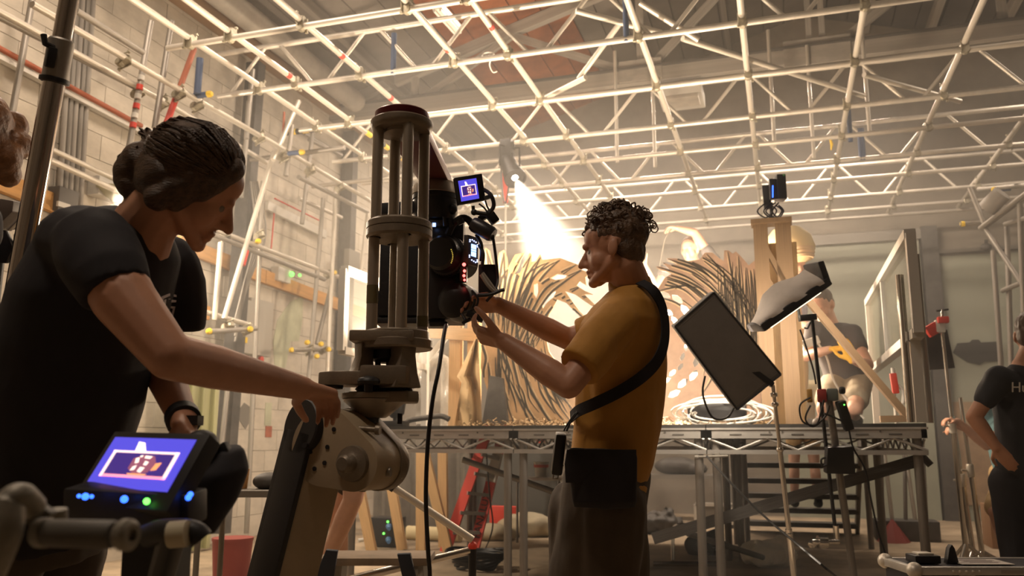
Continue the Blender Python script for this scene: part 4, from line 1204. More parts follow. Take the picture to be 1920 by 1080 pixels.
for (x0, y0, x1, y1) in ((668, 803, 708, 806), (690, 884, 728, 885)):
    a, b = D(x0, y0, 2.2), D(x1, y1, 2.19)
    q = MB(); q.tube(a, b, .007, n=12); q.lathe([(.0, 0), (.012, 0), (.013, .006), (.012, .012), (0, .012)], b - (b - a).normalized() * .005, b - a, 16)
    q.build('lock_lever', M_cast, rig)
# slanted arm
p0, p1 = D(604, 815, 2.30), D(452, 1200, 2.22)
p1 = Vector((p1.x, p1.y, .12))
ad = (p1 - p0).normalized()
rr = (RT * .75 - FH * .66).normalized(); rr = (rr - ad * rr.dot(ad)).normalized(); ll = ad.cross(rr)
def armbox(name, m, w0, w1, h0, h1, off, bevel=.006):
    q = MB(); vs = []
    for p, w, h in ((p0, w0, h0), (p1, w1, h1)):
        for a, b in ((-1, -1), (1, -1), (1, 1), (-1, 1)):
            vs.append(p + off + rr * a * h / 2 + ll * b * w / 2)
    q.add(vs, [(3, 2, 1, 0), (4, 5, 6, 7), (0, 1, 5, 4), (1, 2, 6, 5), (2, 3, 7, 6), (3, 0, 4, 7)])
    return q.build(name, m, rig, bevel=bevel)
armbox('arm_beam', M_tan, .12, .12, .10, .10, Vector())
MB().lathe([(.05, -.06), (.05, .06)], p0, ll, 28).build('arm_knuckle', M_tan, rig)
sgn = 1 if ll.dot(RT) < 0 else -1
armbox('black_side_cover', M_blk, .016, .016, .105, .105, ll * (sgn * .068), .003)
kc_ = p0 - ad * .012 + ll * (sgn * .045)
MB().lathe([(.0, 0), (.070, 0), (.074, .004), (.074, .027), (.070, .031), (0, .031)], kc_ - ll * (sgn * 0), ll * sgn, 32).build('black_knuckle_cover', M_blk, rig)
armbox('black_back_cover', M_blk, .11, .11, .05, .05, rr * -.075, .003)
MB().lathe([(.32, 0), (.32, .05), (.22, .10), (.14, .14)], Vector((p1.x, p1.y, 0)), Z, 32).build('turntable_base', M_cast, rig)
# beam from the column top to the pan motor
mo = D(817, 345, 3.0)
zbm = zt_ + .045
bA, bB = ax0 + Z * zbm + FH * .0, Vector((mo.x, mo.y, zbm))
bd = (bB - bA).normalized()
q = MB(); sd = bd.cross(Z).normalized()
for (p, w) in ((bA - bd * .02, .062), (bB + bd * .03, .05)):
    for a, z_ in ((-1, -.03), (1, -.03), (1, .008), (-1, .008)):
        q.v.append(tuple(p + sd * a * w + Z * z_))
q.f = [(3, 2, 1, 0), (4, 5, 6, 7), (0, 1, 5, 4), (1, 2, 6, 5), (2, 3, 7, 6), (3, 0, 4, 7)]
q.build('top_beam', M_maroon2, rig, bevel=.004)
zm_ = zbm - .03
MB().lathe([(.0, -.15), (.03, -.155), (.068, -.135), (.078, -.11), (.079, -.062), (.082, -.06), (.082, -.045), (.079, -.043), (.072, -.012), (.064, 0), (0, 0)], Vector((mo.x, mo.y, zm_)), Z, 40).build('pan_motor', M_blkp, rig)
MB().lathe([(.081, -.044), (.0835, -.042), (.079, -.012), (.070, .001), (.066, .001)], Vector((mo.x, mo.y, zm_)), Z, 40).build('motor_collar', M_castb, rig)
mz = zm_ - .12
MB().bar(D(700, 394, 2.98), D(790, 388, 2.98), .03, .04).build('motor_plate', M_blk, rig, bevel=.003)
MB().sphere(D(848, 392, 2.94), (.018, .018, .02)).build('motor_connector', M_blk, rig)

# ------------------------------------------------------------------ film camera hung under the motor
DC = 2.95
fc = thing('film_camera', 'black film camera with lens gears and small screens hung in the rig', 'camera', D(830, 520, DC))
def cb(name, x0, y0, x1, y1, d, th, m=M_blkp, bev=.006, roll=0.0):
    c = D((x0 + x1) / 2, (y0 + y1) / 2, d + th / 2)
    w, h = (x1 - x0) * d / F, (y1 - y0) * d / F
    R = Matrix((RT, FH, Z)).transposed()
    if roll: R = R @ Matrix.Rotation(math.radians(roll), 3, 'Y')
    return MB().box(c, (w, th, h), R).build(name, m, fc, bevel=bev)
cb('camera_body', 716, 462, 812, 600, DC, .16)
cb('battery', 700, 548, 716, 604, DC, .1)
cb('rear_block', 806, 418, 872, 470, DC - .02, .14)
cb('lower_body', 800, 505, 872, 606, DC - .04, .2)
cb('base_plate', 708, 600, 838, 612, DC - .02, .14)
cb('rod_foot', 806, 604, 840, 614, DC - .04, .05)
LA = (RT * .35 + FH * .9 + Z * -.02).normalized()
lc = D(838, 480, DC - .05)
MB().lathe([(.0, -.06), (.05, -.06), (.06, -.05), (.062, -.01), (.068, -.008), (.068, .012), (.062, .014), (.058, .05), (.062, .052), (.062, .07), (.05, .075), (.05, .15), (0, .15)], lc, LA, 36).build('lens_barrel', M_blkp, fc)
q = MB()
for k in range(48):
    a = 2 * math.pi * k / 48
    d_, s_, u_ = frame(LA)
    q.box(lc + LA * .002 + (s_ * math.cos(a) + u_ * math.sin(a)) * .0685, (.005, .005, .02), Matrix((s_ * -math.sin(a) + u_ * math.cos(a), s_ * math.cos(a) + u_ * math.sin(a), LA)).transposed())
q.build('focus_gear', M_blk, fc, smooth=0)
q = MB()
for k in range(9):
    q.box(D(846 + 3.0 * math.sin(k / 8 * 3.1), 468 + k * 3.1, DC - .135), (.003, .002, .003))
q.build('scale_marks', mat('yellow_mark', (.8, .6, .1), .5, emit=(.8, .6, .1), estr=.5), fc, smooth=0)
lc2 = D(858, 566, DC - .06)
MB().lathe([(.0, -.05), (.03, -.05), (.06, -.03), (.066, .0), (.066, .05), (.06, .06), (0, .06)], lc2, LA, 32).build('follow_motor', M_blkp, fc)
cb('gear_arm', 862, 500, 876, 530, DC - .1, .03)
M_redl = mat('red_led', (.9, .05, .03), .4, emit=(1.0, .06, .05), estr=7)
for (x, y, s) in ((870, 496, .006), (871, 508, .005), (870, 517, .005), (871, 525, .004)):
    MB().sphere(D(x, y, DC - .13), s).build('red_indicator', M_redl, fc)
MB().bar(D(803, 451, DC - .06), D(810, 470, DC - .06), .012, .004).build('lime_tag', mat('lime_tag', (.35, .75, .02), .5, emit=(.35, .8, .02), estr=.6), fc)
# control panel with blue screen
M_panel = mat('grey_panel', (.07, .065, .06), .45)
q = MB(); pc_ = [D(878, 440, DC - .10), D(897, 446, DC - .06), D(896, 500, DC - .06), D(877, 494, DC - .10)]
nn_ = (pc_[1] - pc_[0]).cross(pc_[3] - pc_[0]).normalized()
if nn_.dot(FWD) > 0: nn_ = -nn_
q.v = [tuple(p) for p in pc_] + [tuple(p - nn_ * .02) for p in pc_]; q.f = [(0, 1, 2, 3), (7, 6, 5, 4), (0, 4, 5, 1), (1, 5, 6, 2), (2, 6, 7, 3), (3, 7, 4, 0)]
pan = q.build('control_panel', M_panel, fc, bevel=.002)
def onp(u, v, e=.0015):
    return pc_[0].lerp(pc_[1], u).lerp(pc_[3].lerp(pc_[2], u), v) + nn_ * e
M_lcd = mat('lcd_blue', (.1, .2, .5), .4, emit=(.28, .46, 1.0), estr=2.6)
for (v0, v1) in ((.28, .44), (.46, .52), (.54, .70)):
    q = MB(); q.v = [tuple(onp(.3, v0)), tuple(onp(.78, v0)), tuple(onp(.78, v1)), tuple(onp(.3, v1))]; q.f = [(0, 1, 2, 3)]
    nn4 = len(q.v); q.v += [tuple(Vector(v) - nn_ * .001) for v in q.v]; q.f.append((7, 6, 5, 4)); q.build('lcd_row', M_lcd, pan, smooth=0)
for u, v in ((.15, .16), (.15, .22), (.36, .14), (.55, .16), (.74, .18), (.9, .26), (.9, .32), (.13, .70), (.13, .76), (.36, .84), (.55, .86), (.74, .88), (.9, .78), (.9, .84)):
    MB().sphere(onp(u, v), .0022, nu=8, nv=5).build('button_light', mat('pale_blue_led', (.5, .6, 1), .4, emit=(.45, .55, 1), estr=4), pan)
cb('side_monitor', 897, 495, 934, 552, DC - .1, .015)
MB().tube(D(862, 412, DC - .08), D(866, 420, DC - .08), .012).build('viewfinder_joint', M_blk, fc)
q = MB(); q.path(spline([D(840, 440, DC - .05), D(850, 420, DC - .05), D(866, 409, DC - .06), D(878, 412, DC - .06), D(884, 420, DC - .06)]), .012, 10); q.build('top_handle', M_blk, fc)
MB().lathe([(.0, 0), (.022, 0), (.026, .01), (.026, .075), (.022, .085), (0, .085)], D(886, 419, DC - .1), (RT * .82 - Z * .52 - FH * .2), 22).build('viewfinder', M_blkp, fc)
MB().path([D(836, 424, DC - .06), D(834, 408, DC - .06), D(842, 412, DC - .06), D(848, 424, DC - .06)], .009, 8).build('cable_knot', M_blk, fc)
cb('transmitter', 806, 415, 832, 427, DC - .04, .05, M_panel, .003)
cb('transmitter_light', 811, 418, 817, 425, DC - .045, .004, M_lcd, 0)
# articulated arm with on-board monitor
MB().path([D(887, 386, DC - .08), D(888, 397, DC - .08)], .006, 8).build('monitor_spigot', M_blk, fc)
MB().sphere(D(889, 398, DC - .08), .011).build('ball_joint', M_blk, fc)
MB().path([D(889, 398, DC - .08), D(912, 402, DC - .08), D(920, 408, DC - .07)], .008, 8).build('magic_arm', M_blk, fc)
MB().sphere(D(918, 402, DC - .07), .016).build('ball_joint', M_blk, fc)
MB().bar(D(914, 396, DC - .07), D(930, 418, DC - .07), .03, .03).build('arm_clamp', M_blk, fc, bevel=.006)
MB().bar(D(898, 412, DC - .06), D(912, 404, DC - .06), .02, .02).build('arm_foot', M_blk, fc, bevel=.004)
dm = DC - .1
mc = [D(853, 333, dm), D(904, 325, dm + .03), D(911, 375, dm + .03), D(861, 384, dm)]
def screen(thing_, corners, depth, m_case, m_scr, x0, x1, y0, y1, nm='monitor', sub=True):
    A, B, C_, D_ = corners
    n = (B - A).cross(D_ - A).normalized()
    if n.dot(FWD) > 0: n = -n
    q = MB(); q.v = [tuple(p) for p in corners] + [tuple(p - n * depth) for p in corners]
    q.f = [(0, 1, 2, 3), (7, 6, 5, 4), (0, 4, 5, 1), (1, 5, 6, 2), (2, 6, 7, 3), (3, 7, 4, 0)]
    case = q.build(nm + '_case', m_case, thing_, bevel=.003)
    def at(u, v, e): return A.lerp(B, u).lerp(D_.lerp(C_, u), v) + n * e
    def U(u): return x0 + (x1 - x0) * u
    def V(v): return y0 + (y1 - y0) * v
    def quad(name, pts, m, e):
        k = MB(); k.v = [tuple(at(U(u), V(v), e)) for u, v in pts]; m0 = len(k.v); k.v += [tuple(at(U(u), V(v), e - .0006)) for u, v in pts]
        k.f = [tuple(range(m0)), tuple(range(2 * m0 - 1, m0 - 1, -1))]
        return k.build(name, m, case, smooth=0)
    quad('screen', [(0, 0), (1, 0), (1, 1), (0, 1)], m_scr, .001)
    pk = mat('screen_pink', (.8, .2, .3), .5, emit=(1.0, .32, .42), estr=1.1)
    pk2 = mat('screen_cream', (.8, .6, .6), .5, emit=(1.0, .72, .66), estr=1.1)
    dk = mat('screen_dark', (.03, .02, .1), .5, emit=(.045, .02, .17), estr=1.0)
    quad('framed_picture', [(.13, .31), (.87, .31), (.87, .74), (.13, .74)], dk, .0016)
    for (a, b, c_, d_) in ((.1, .27, .9, .31), (.1, .74, .9, .79), (.1, .27, .14, .79), (.86, .27, .9, .79)):
        quad('frame_line', [(a, b), (c_, b), (c_, d_), (a, d_)], pk2 if b < .3 else pk, .002)
    wl_ = mat('screen_white', (.9, .8, .7), .5, emit=(1, .85, .72), estr=1.1); rb_ = mat('screen_brown', (.25, .08, .1), .5, emit=(.24, .07, .12), estr=1.0); og = mat('screen_orange', (.7, .3, .1), .5, emit=(.9, .36, .14), estr=1.0)
    quad('image_shape', [(.34, .08), (.42, .10), (.5, .29), (.36, .29)], wl_, .0019)
    quad('image_shape', [(.4, .42), (.5, .34), (.64, .36), (.7, .5), (.66, .68), (.5, .72), (.4, .62)], rb_, .0022)
    for pts in ([(.43, .42), (.47, .4), (.49, .5), (.45, .52)], [(.45, .58), (.49, .55), (.49, .64), (.44, .66)], [(.53, .36), (.62, .37), (.6, .42), (.53, .41)], [(.56, .46), (.61, .48), (.6, .55), (.56, .54)], [(.54, .58), (.6, .59), (.58, .69), (.53, .67)], [(.47, .36), (.5, .35), (.5, .39), (.47, .4)]):
        quad('image_shape', pts, wl_, .0026)
    quad('image_shape', [(.7, .5), (.76, .48), (.74, .62), (.68, .64)], og, .0025)
    quad('image_shape', [(.42, .71), (.66, .71), (.64, .735), (.44, .735)], og, .0025)
    return case, at
M_scr = mat('screen_blue', (.02, .02, .2), .4, emit=(.085, .07, .60), estr=1.0)
om = thing('onboard_monitor', 'small onboard monitor with a blue picture clamped above the film camera', 'monitor', D(887, 386, dm))
case, at_ = screen(om, mc, .03, M_blk, M_scr, .09, .76, .14, .9)
MB().path(spline([at_(1, .55, -.02), D(920, 365, dm), D(926, 385, dm), D(917, 400, dm)]), .007, 8).build('cable', M_blk, om)
MB().path(spline([D(898, 382, dm), D(908, 390, dm), D(913, 397, dm)]), .003, 6).build('cable', M_blk, om)
MB().path(spline([D(910, 376, dm), D(913, 386, dm), D(918, 395, dm)]), .003, 6).build('cable', M_blk, om)
MB().bar(D(908, 372, dm + .01), D(921, 368, dm + .01), .012, .012).build('cable_plug', M_blk, om)
# cables of the camera
for nm, pts, r_ in (('hanging_cable', [(921, 425, 2.83), (928, 470, 2.83), (933, 520, 2.83), (928, 545, 2.8), (912, 565, 2.8)], .005),
                    ('hanging_cable', [(893, 440, 2.86), (903, 460, 2.85), (902, 490, 2.85)], .006),
                    ('hanging_cable', [(898, 460, 2.86), (906, 475, 2.84), (904, 500, 2.84)], .006),
                    ('coil_cable', [(866, 590, 2.8), (872, 600, 2.78), (868, 606, 2.78), (880, 598, 2.78), (884, 582, 2.8), (890, 565, 2.8), (886, 548, 2.82)], .005),
                    ('coil_cable', [(870, 586, 2.8), (890, 578, 2.77), (896, 560, 2.78), (885, 545, 2.8)], .004),
                    ('silver_cable', [(902, 515, 2.8), (915, 535, 2.79), (928, 548, 2.79)], .006), ('silver_cable', [(905, 512, 2.81), (918, 530, 2.8), (930, 547, 2.8)], .006)):
    MB().path(spline([D(*p) for p in pts]), r_, 7).build(nm, M_galvd if 'silver' in nm else M_blk, fc)
MB().path(spline([D(896, 554, 2.76), D(920, 552, 2.75), D(938, 545, 2.75), D(946, 543, 2.75)]), .006, 8).build('remote_lever', M_blk, fc)
MB().bar(D(875, 588, 2.78), D(906, 600, 2.78), .03, .02).build('lens_support', M_blk, fc, bevel=.003)
# long cable from the camera plate to the floor
cp_ = [D(836, 610, 2.75), D(832, 630, 2.7), D(823, 690, 2.6), D(812, 745, 2.55), D(803, 820, 2.5), D(799, 900, 2.48), D(799, 960, 2.47), D(803, 1040, 2.47), D(806, 1100, 2.47)]
e_ = cp_[-1]; cp_ += [Vector((e_.x, e_.y, .25)), Vector((e_.x + .05, e_.y + .05, .01)), Vector((e_.x + .4, e_.y + .3, .008))]
MB().path(spline(cp_), .0065, 8).build('black_cable', M_blk, label='thick black cable dropping from the camera plate to the floor', cat='cable')
# ------------------------------------------------------------------ figures
def remesh(mb, voxel, it=6, fac=.5):
    me = mb.mesh('tmp', None, 0)
    o = bpy.data.objects.new('tmp', me); COL.objects.link(o)
    r = o.modifiers.new('r', 'REMESH'); r.mode = 'VOXEL'; r.voxel_size = voxel; r.use_smooth_shade = True
    s = o.modifiers.new('s', 'SMOOTH'); s.iterations = it; s.factor = fac
    bpy.context.view_layer.update()
    out = bpy.data.meshes.new_from_object(o.evaluated_get(bpy.context.evaluated_depsgraph_get()))
    bpy.data.objects.remove(o); bpy.data.meshes.remove(me)
    out.polygons.foreach_set('use_smooth', [True] * len(out.polygons))
    return out
def bodypart(name, mb, m, parent, voxel=.006, it=6, wr=0.0, ws=9.0, label=None):
    me = remesh(mb, voxel, it)
    if wr > 0:      # cloth folds: push the surface along its normals
        ns = [v.normal.copy() for v in me.vertices]
        for v, nrm in zip(me.vertices, ns):
            c = v.co
            f = noise.noise(Vector((c.x * ws, c.y * ws, c.z * ws * .45))) + .5 * noise.noise(Vector((c.x * ws * 2.3 + 5, c.y * ws * 2.3, c.z * ws * 1.2)))
            v.co = c + nrm * f * wr
    me.materials.clear(); me.materials.append(m); me.name = name
    return fin(bpy.data.objects.new(name, me), parent, None, label)
def head_parts(q, c, f, u, s=1.0):
    f = Vector(f).normalized(); u = Vector(u); u = (u - f * u.dot(f)).normalized(); l = u.cross(f)
    R = Matrix((f, l, u)).transposed()
    def P(x, y, z): return Vector(c) + (f * x + l * y + u * z) * s
    q.sphere(P(-.012, 0, .032), (.098 * s, .076 * s, .088 * s), R, 24, 16)
    q.sphere(P(.028, 0, -.022), (.060 * s, .060 * s, .082 * s), R, 20, 14)
    q.sphere(P(.052, 0, .042), (.040 * s, .056 * s, .045 * s), R)
    for y in (-1, 1):
        q.cap(P(-.012, y * .056, -.045), .018 * s, P(.066, y * .020, -.094), .016 * s)
        q.sphere(P(.040, y * .034, -.034), (.034 * s, .030 * s, .036 * s), R)
        q.sphere(P(-.016, y * .081, -.010), (.018 * s, .009 * s, .031 * s), R @ Matrix.Rotation(-.25, 3, 'Y'))
        q.cap(P(.086, y * .010, -.040), .009 * s, P(.096, y * .004, -.038), .010 * s)
    q.sphere(P(.078, 0, -.100), (.018 * s, .024 * s, .016 * s), R)
    q.cap(P(.080, -.034, .016), .011 * s, P(.084, .034, .016), .011 * s)
    q.cap(P(.086, 0, .004), .010 * s, P(.113, 0, -.036), .0115 * s)
    q.sphere(P(.088, 0, -.062), (.011 * s, .022 * s, .007 * s), R); q.sphere(P(.086, 0, -.077), (.011 * s, .020 * s, .007 * s), R)
    q.sphere(P(-.02, 0, -.05), (.05 * s, .05 * s, .05 * s), R)
    return P, R, (f, l, u)
def hand_parts(q, w, d, n, s=1.0, curl=(.3, .4, .3), spread=.1, thumb=1, tcurl=.35, fr=.0085):
    # w wrist, d pointing along the hand, n the back-of-hand normal, thumb side +1/-1 along d x n
    d = Vector(d).normalized(); n = Vector(n); n = (n - d * n.dot(d)).normalized(); l = d.cross(n)
    for k, off in enumerate((-.028, -.010, .009, .026)):
        kn = Vector(w) + d * (.082 - abs(off) * .25) * s + l * off * s
        q.cap(Vector(w) + l * off * .55 * s, .016 * s, kn, .0125 * s)
        fl = (.066, .078, .074, .060)[k if thumb > 0 else 3 - k] if True else .07
        fl = [.060, .074, .078, .068][k] if thumb > 0 else [.068, .078, .074, .060][k]
        p = kn; a = 0; dd = (d + l * off * spread * 20 * .05).normalized()
        for sg, (fr_, cu) in enumerate(((.45, curl[0]), (.32, curl[1]), (.23, curl[2]))):
            a += cu
            e = p + (dd * math.cos(a) - n * math.sin(a)) * fl * fr_ * s
            q.cap(p, fr * s * (1 - .08 * sg), e, fr * s * (.93 - .09 * sg), 10); p = e
    tb = Vector(w) + d * .025 * s + l * .026 * thumb * s - n * .006
    t1 = tb + (d * .62 + l * thumb * .75 - n * .25).normalized() * .042 * s
    t2 = t1 + (d * .85 + l * thumb * (.5 - tcurl) - n * (.25 + tcurl)).normalized() * .032 * s
    t3 = t2 + (d * .9 + l * thumb * (.3 - tcurl) - n * (.3 + tcurl)).normalized() * .026 * s
    q.cap(tb, .015 * s, t1, .0115 * s); q.cap(t1, .0112 * s, t2, .010 * s, 10); q.cap(t2, .0098 * s, t3, .0085 * s, 10)
def arm_parts(q, sh, el, wr, s=1.0, k=1.0):
    q.cap(sh, .050 * s * k, el, .040 * s * k); m = Vector(el).lerp(Vector(wr), .28)
    q.cap(el, .039 * s * k, m, .042 * s * k); q.cap(m, .042 * s * k, wr, .027 * s * k)
def leg_parts(q, hp, kn, an, s=1.0):
    q.cap(hp, .085 * s, kn, .055 * s); m = Vector(kn).lerp(Vector(an), .3)
    q.cap(kn, .052 * s, m, .056 * s); q.cap(m, .055 * s, an, .036 * s)
def torso(q, neck, hip, lat, s=1.0, w=(.165, .15, .165, .19, .17, .07), dp=(.115, .115, .12, .125, .10, .06), ext=0.0, fw=None):
    neck, hip = Vector(neck), Vector(hip); ax = (neck - hip).normalized(); lat = Vector(lat); lat = (lat - ax * lat.dot(ax)).normalized(); f = ax.cross(lat)
    ts = (-.02 - ext, .28, .58, .78, .93, 1.03)
    q.loft([(hip.lerp(neck, t) , lat * a * s, f * b * s) for t, a, b in zip(ts, w, dp)], 28)
M_skin = mat('skin', (0.46, 0.23, 0.14), 0.5, var=.08, scale=20)
M_skin2 = mat('fair_skin', (0.58, 0.34, 0.24), 0.5, var=.06, scale=20)
M_eye = mat('eye_white', (.22, .18, .15), .2)
M_jean = mat('dark_trousers', (.06, .042, .027), .8, var=.15, scale=6, bump=.2, bscale=14)
M_blkT = mat('black_tshirt', (.012, .010, .013), .85, bump=.15, bscale=12)
M_shoe = mat('dark_shoe', (.03, .027, .025), .6)
def shoe(q, an, fd, s=1.0):
    fd = Vector(fd); fd.z = 0; fd.normalize(); b = Vector((an.x, an.y, 0)) if an.z < .2 else Vector((an.x, an.y, an.z - .08))
    q.cap(b + Z * .05 - fd * .03, .045 * s, b + fd * .17 * s + Z * .035, .035 * s); q.cap(Vector(an), .045 * s, b + Z * .05, .045 * s)

# --- man in the mustard shirt
M_must = mat('mustard_shirt', (0.42, 0.20, 0.030), 0.75, var=.12, scale=5, bump=.35, bscale=10)
def yv(x, y, d): return D(x, y, d)
ym = thing('person', 'man with curly hair in a mustard shirt operating the film camera', 'person', (D(1150, 900, 2.8).x, D(1150, 900, 2.8).y, 0))
hf = (-RT * .93 + FH * .33 - Z * .10)
hc1 = D(1150, 468, 2.78)
q = MB()
P1, R1, ax1 = head_parts(q, hc1, hf, Z, 1.0)
q.cap(P1(-.03, 0, -.06), .058, D(1190, 552, 2.80), .066)
q.cap(D(1190, 552, 2.8), .07, D(1165, 640, 2.8), .10); q.cap(D(1165, 640, 2.8), .11, D(1150, 860, 2.8), .10)
shN, shF = D(1150, 612, 2.62), D(1125, 620, 2.98)
elN, wrN = D(1066, 722, 2.50), D(944, 640, 2.60)
arm_parts(q, shN, elN, wrN, 1.0, 1.02)
elF, wrF = D(1065, 636, 2.98), D(935, 572, 2.90)
arm_parts(q, shF, elF, wrF, 1.0, .98)
hand_parts(q, wrN, (-RT * .86 + Z * .28 + FH * .3), (-FH * .25 + Z * -.5 - RT * .5), 1.0, (.55, .5, .35), .1, 1, .15)
hand_parts(q, wrF, (-RT * .9 - Z * .02 + FH * -.2), (Z * .7 + FH * .6), 1.0, (.35, .5, .4), .1, -1, .2)
hip = D(1142, 905, 2.8)
for sx, (kx, fx) in ((1, (1150, 2.70)), (-1, (1090, 2.92))):
    pass
bodypart('body', q, M_skin, ym, .0042, 6)
for y in (-1, 1):
    MB().sphere(P1(.066, y * .030, -.004), .0125 ).build('eye', M_eye, ym)
# shirt
q = MB()
lat = (-FH * 1.0 - RT * .25).normalized()      # toward the camera
def ring(x0, x1, y, d, b):  # front px, back px, row, depth, half breadth across
    c = D((x0 + x1) / 2, y, d); h = (x1 - x0) / 2 * d / F
    return (c, -RT * h, FH * b)
q.loft([ring(1066, 1214, 905, 2.8, .165), ring(1068, 1226, 870, 2.8, .165), ring(1074, 1240, 800, 2.8, .165), ring(1078, 1246, 720, 2.8, .17), ring(1080, 1249, 660, 2.8, .185), ring(1088, 1246, 610, 2.8, .195), ring(1110, 1238, 575, 2.8, .17), ring(1140, 1222, 545, 2.8, .10)], 36)
q.path([D(1178, 592, 2.70), D(1158, 606, 2.655), D(1118, 650, 2.58), D(1084, 690, 2.525)], [.072, .075, .072, .069], 20); q.cap(D(1165, 600, 2.72), .075, D(1180, 590, 2.8), .09)
q.path([D(1150, 606, 2.92), D(1120, 622, 2.97), D(1086, 632, 2.98)], [.07, .068, .062], 18)
bodypart('shirt', q, M_must, ym, .0065, 5, .007, 10)
q = MB()   # collar
q.loft([(D(1186, 548, 2.8), -RT * .078, FH * .085), (D(1182, 532, 2.8), -RT * .072, FH * .078), (D(1180, 520, 2.8), -RT * .066, FH * .07)], 28)
bodypart('collar', q, M_must, ym, .005, 3, .003, 14)
# sleeve hem and shirt tail
q = MB(); q.loft([ring(1072, 1216, 905, 2.8, .170), ring(1095, 1213, 930, 2.8, .165), ring(1130, 1208, 948, 2.8, .15)], 30)
bodypart('shirt_tail', q, M_must, ym, .007, 3, .006, 9)
# trousers
q = MB()
q.loft([ring(1058, 1218, 880, 2.8, .165), ring(1050, 1216, 930, 2.8, .175), ring(1042, 1212, 985, 2.8, .17), ring(1032, 1214, 1050, 2.8, .155), ring(1026, 1216, 1120, 2.8, .14)], 30)
for (x0, x1, d) in ((1060, 1222, 2.70), (1020, 1130, 2.90)):
    c0 = D((x0 + x1) / 2 + 8, 950, d); c1 = D((x0 + x1) / 2, 1090, d); r0 = .095 if d < 2.8 else .085
    kn = Vector((c1.x, c1.y, c1.z - .02)); an = Vector((c1.x + .03 * RT.x, c1.y, .09))
    q.cap(c0, r0 + .015, kn, r0); q.cap(kn, r0, an, .07)
bodypart('trousers', q, M_jean, ym, .009, 4, .010, 9)
q = MB()
for (x, d) in ((1141, 2.70), (1075, 2.90)):
    c1 = D(x, 1090, d); shoe(q, Vector((c1.x, c1.y, .09)), -RT)
bodypart('shoes', q, M_shoe, ym, .01, 2)
# curly hair
M_hair1 = mat('curly_brown_hair', (.11, .062, .034), .5, var=.5, scale=30, bump=.6, bscale=90)
q = MB()
q.sphere(P1(-.024, 0, .050), (.100, .080, .086), R1, 24, 16)
q.sphere(P1(-.044, 0, -.004), (.060, .0685, .074), R1, 20, 12)
hr = random.Random(5)
for k in range(150):
    th, ph = hr.uniform(0, 6.28), hr.uniform(.15, 1.2)
    v = Vector((math.cos(th) * math.sin(ph) * 1.0, math.sin(th) * math.sin(ph), math.cos(ph)))
    p = P1(-.018 + v.x * .105, v.y * .082, .045 + v.z * .095); q.sphere(p, hr.uniform(.006, .012), None, 8, 6)
bodypart('hair', q, M_hair1, ym, .0045, 2, .003, 60)
q = MB()
for k in range(170):
    th, ph = hr.uniform(0, 6.28), hr.uniform(.1, 1.5)
    v = Vector((math.cos(th) * math.sin(ph), math.sin(th) * math.sin(ph), math.cos(ph)))
    if v.x < -.2 and v.z < .1 and hr.random() < .5: continue
    p = P1(-.02 + v.x * .108, v.y * .085, .045 + v.z * .098)
    n_ = (ax1[0] * v.x + ax1[1] * v.y + ax1[2] * v.z).normalized(); a_, b_ = frame(n_)[1:]
    rr_ = hr.uniform(.008, .020); t0 = hr.uniform(0, 6.28); pts = []
    m_ = (b_ * math.cos(t0) + a_ * math.sin(t0))
    for j in range(11):
        t = j / 10 * hr.uniform(4.2, 6.0)
        pts.append(p + n_ * rr_ * (math.sin(t) * .9 + .5 * t / 3) + m_ * rr_ * (1 - math.cos(t)) )
    q.path(pts, [.0022] * 9 + [.0016, .0008], 5)
q.build('curls', M_hair1, ym)
# stubble shadow is left to the skin; cross body strap and pouches
q = MB()
sp = spline([D(1200, 530, 2.70), D(1224, 545, 2.66), D(1242, 580, 2.67), D(1246, 630, 2.655), D(1234, 672, 2.625), D(1205, 705, 2.615), D(1160, 735, 2.612), D(1115, 757, 2.635), D(1086, 770, 2.68), D(1072, 782, 2.76)], 6)
q2 = MB()
for i, p in enumerate(sp):
    a = sp[max(0, i - 1)]; b = sp[min(len(sp) - 1, i + 1)]; t_ = (b - a).normalized(); o_ = (p - D(1162, 560 + i * 4.0, 2.8)); o_.z *= .1; o_ = (o_ - t_ * o_.dot(t_)).normalized(); w_ = t_.cross(o_) * .018
    q2.v += [tuple(p - w_), tuple(p + w_), tuple(p + w_ + o_ * .005), tuple(p - w_ + o_ * .005)]
for i in range(len(sp) - 1):
    for k in range(4):
        a, b = i * 4 + k, i * 4 + (k + 1) % 4; q2.f.append((a, b, b + 4, a + 4))
q2.build('shoulder_strap', M_blkT, ym)
wt_ = thing('walkie_pouch', 'black radio pouch hanging on the strap at the man\'s hip', 'radio', D(1048, 850, 2.66))
q = MB(); q.bar(D(1052, 812, 2.66), D(1043, 888, 2.66), .034, .062, FH); q.build('case', M_blkp, wt_, bevel=.008)
q = MB(); q.path(spline([D(1083, 772, 2.68), D(1070, 790, 2.67), D(1062, 808, 2.66)]), .004, 6); q.path(spline([D(1078, 775, 2.66), D(1064, 795, 2.65), D(1057, 808, 2.65)]), .003, 6); q.build('cord', M_blk, wt_)
for k in range(6): MB().sphere(D(1058 - 2 * k * .3, 818 + k * 11, 2.635), .0035).build('stud', M_galvd, wt_)
MB().path([D(1038, 886, 2.66), D(1037, 897, 2.66), D(1046, 897, 2.66), D(1047, 888, 2.66)], .003, 6).build('clip', M_galvd, wt_)
po = thing('belt_pouch', 'large black belt pouch worn at the man\'s hip', 'pouch', D(1130, 950, 2.6))
q = MB()
q.loft([(D(1133, 953, 2.585), RT * .094, FH * .03), (D(1134, 940, 2.58), RT * .100, FH * .04), (D(1132, 890, 2.58), RT * .104, FH * .042), (D(1130, 855, 2.58), RT * .106, FH * .04), (D(1128, 842, 2.59), RT * .098, FH * .03)], 24)
bodypart('bag', q, M_blkT, po, .006, 2, .004, 10)
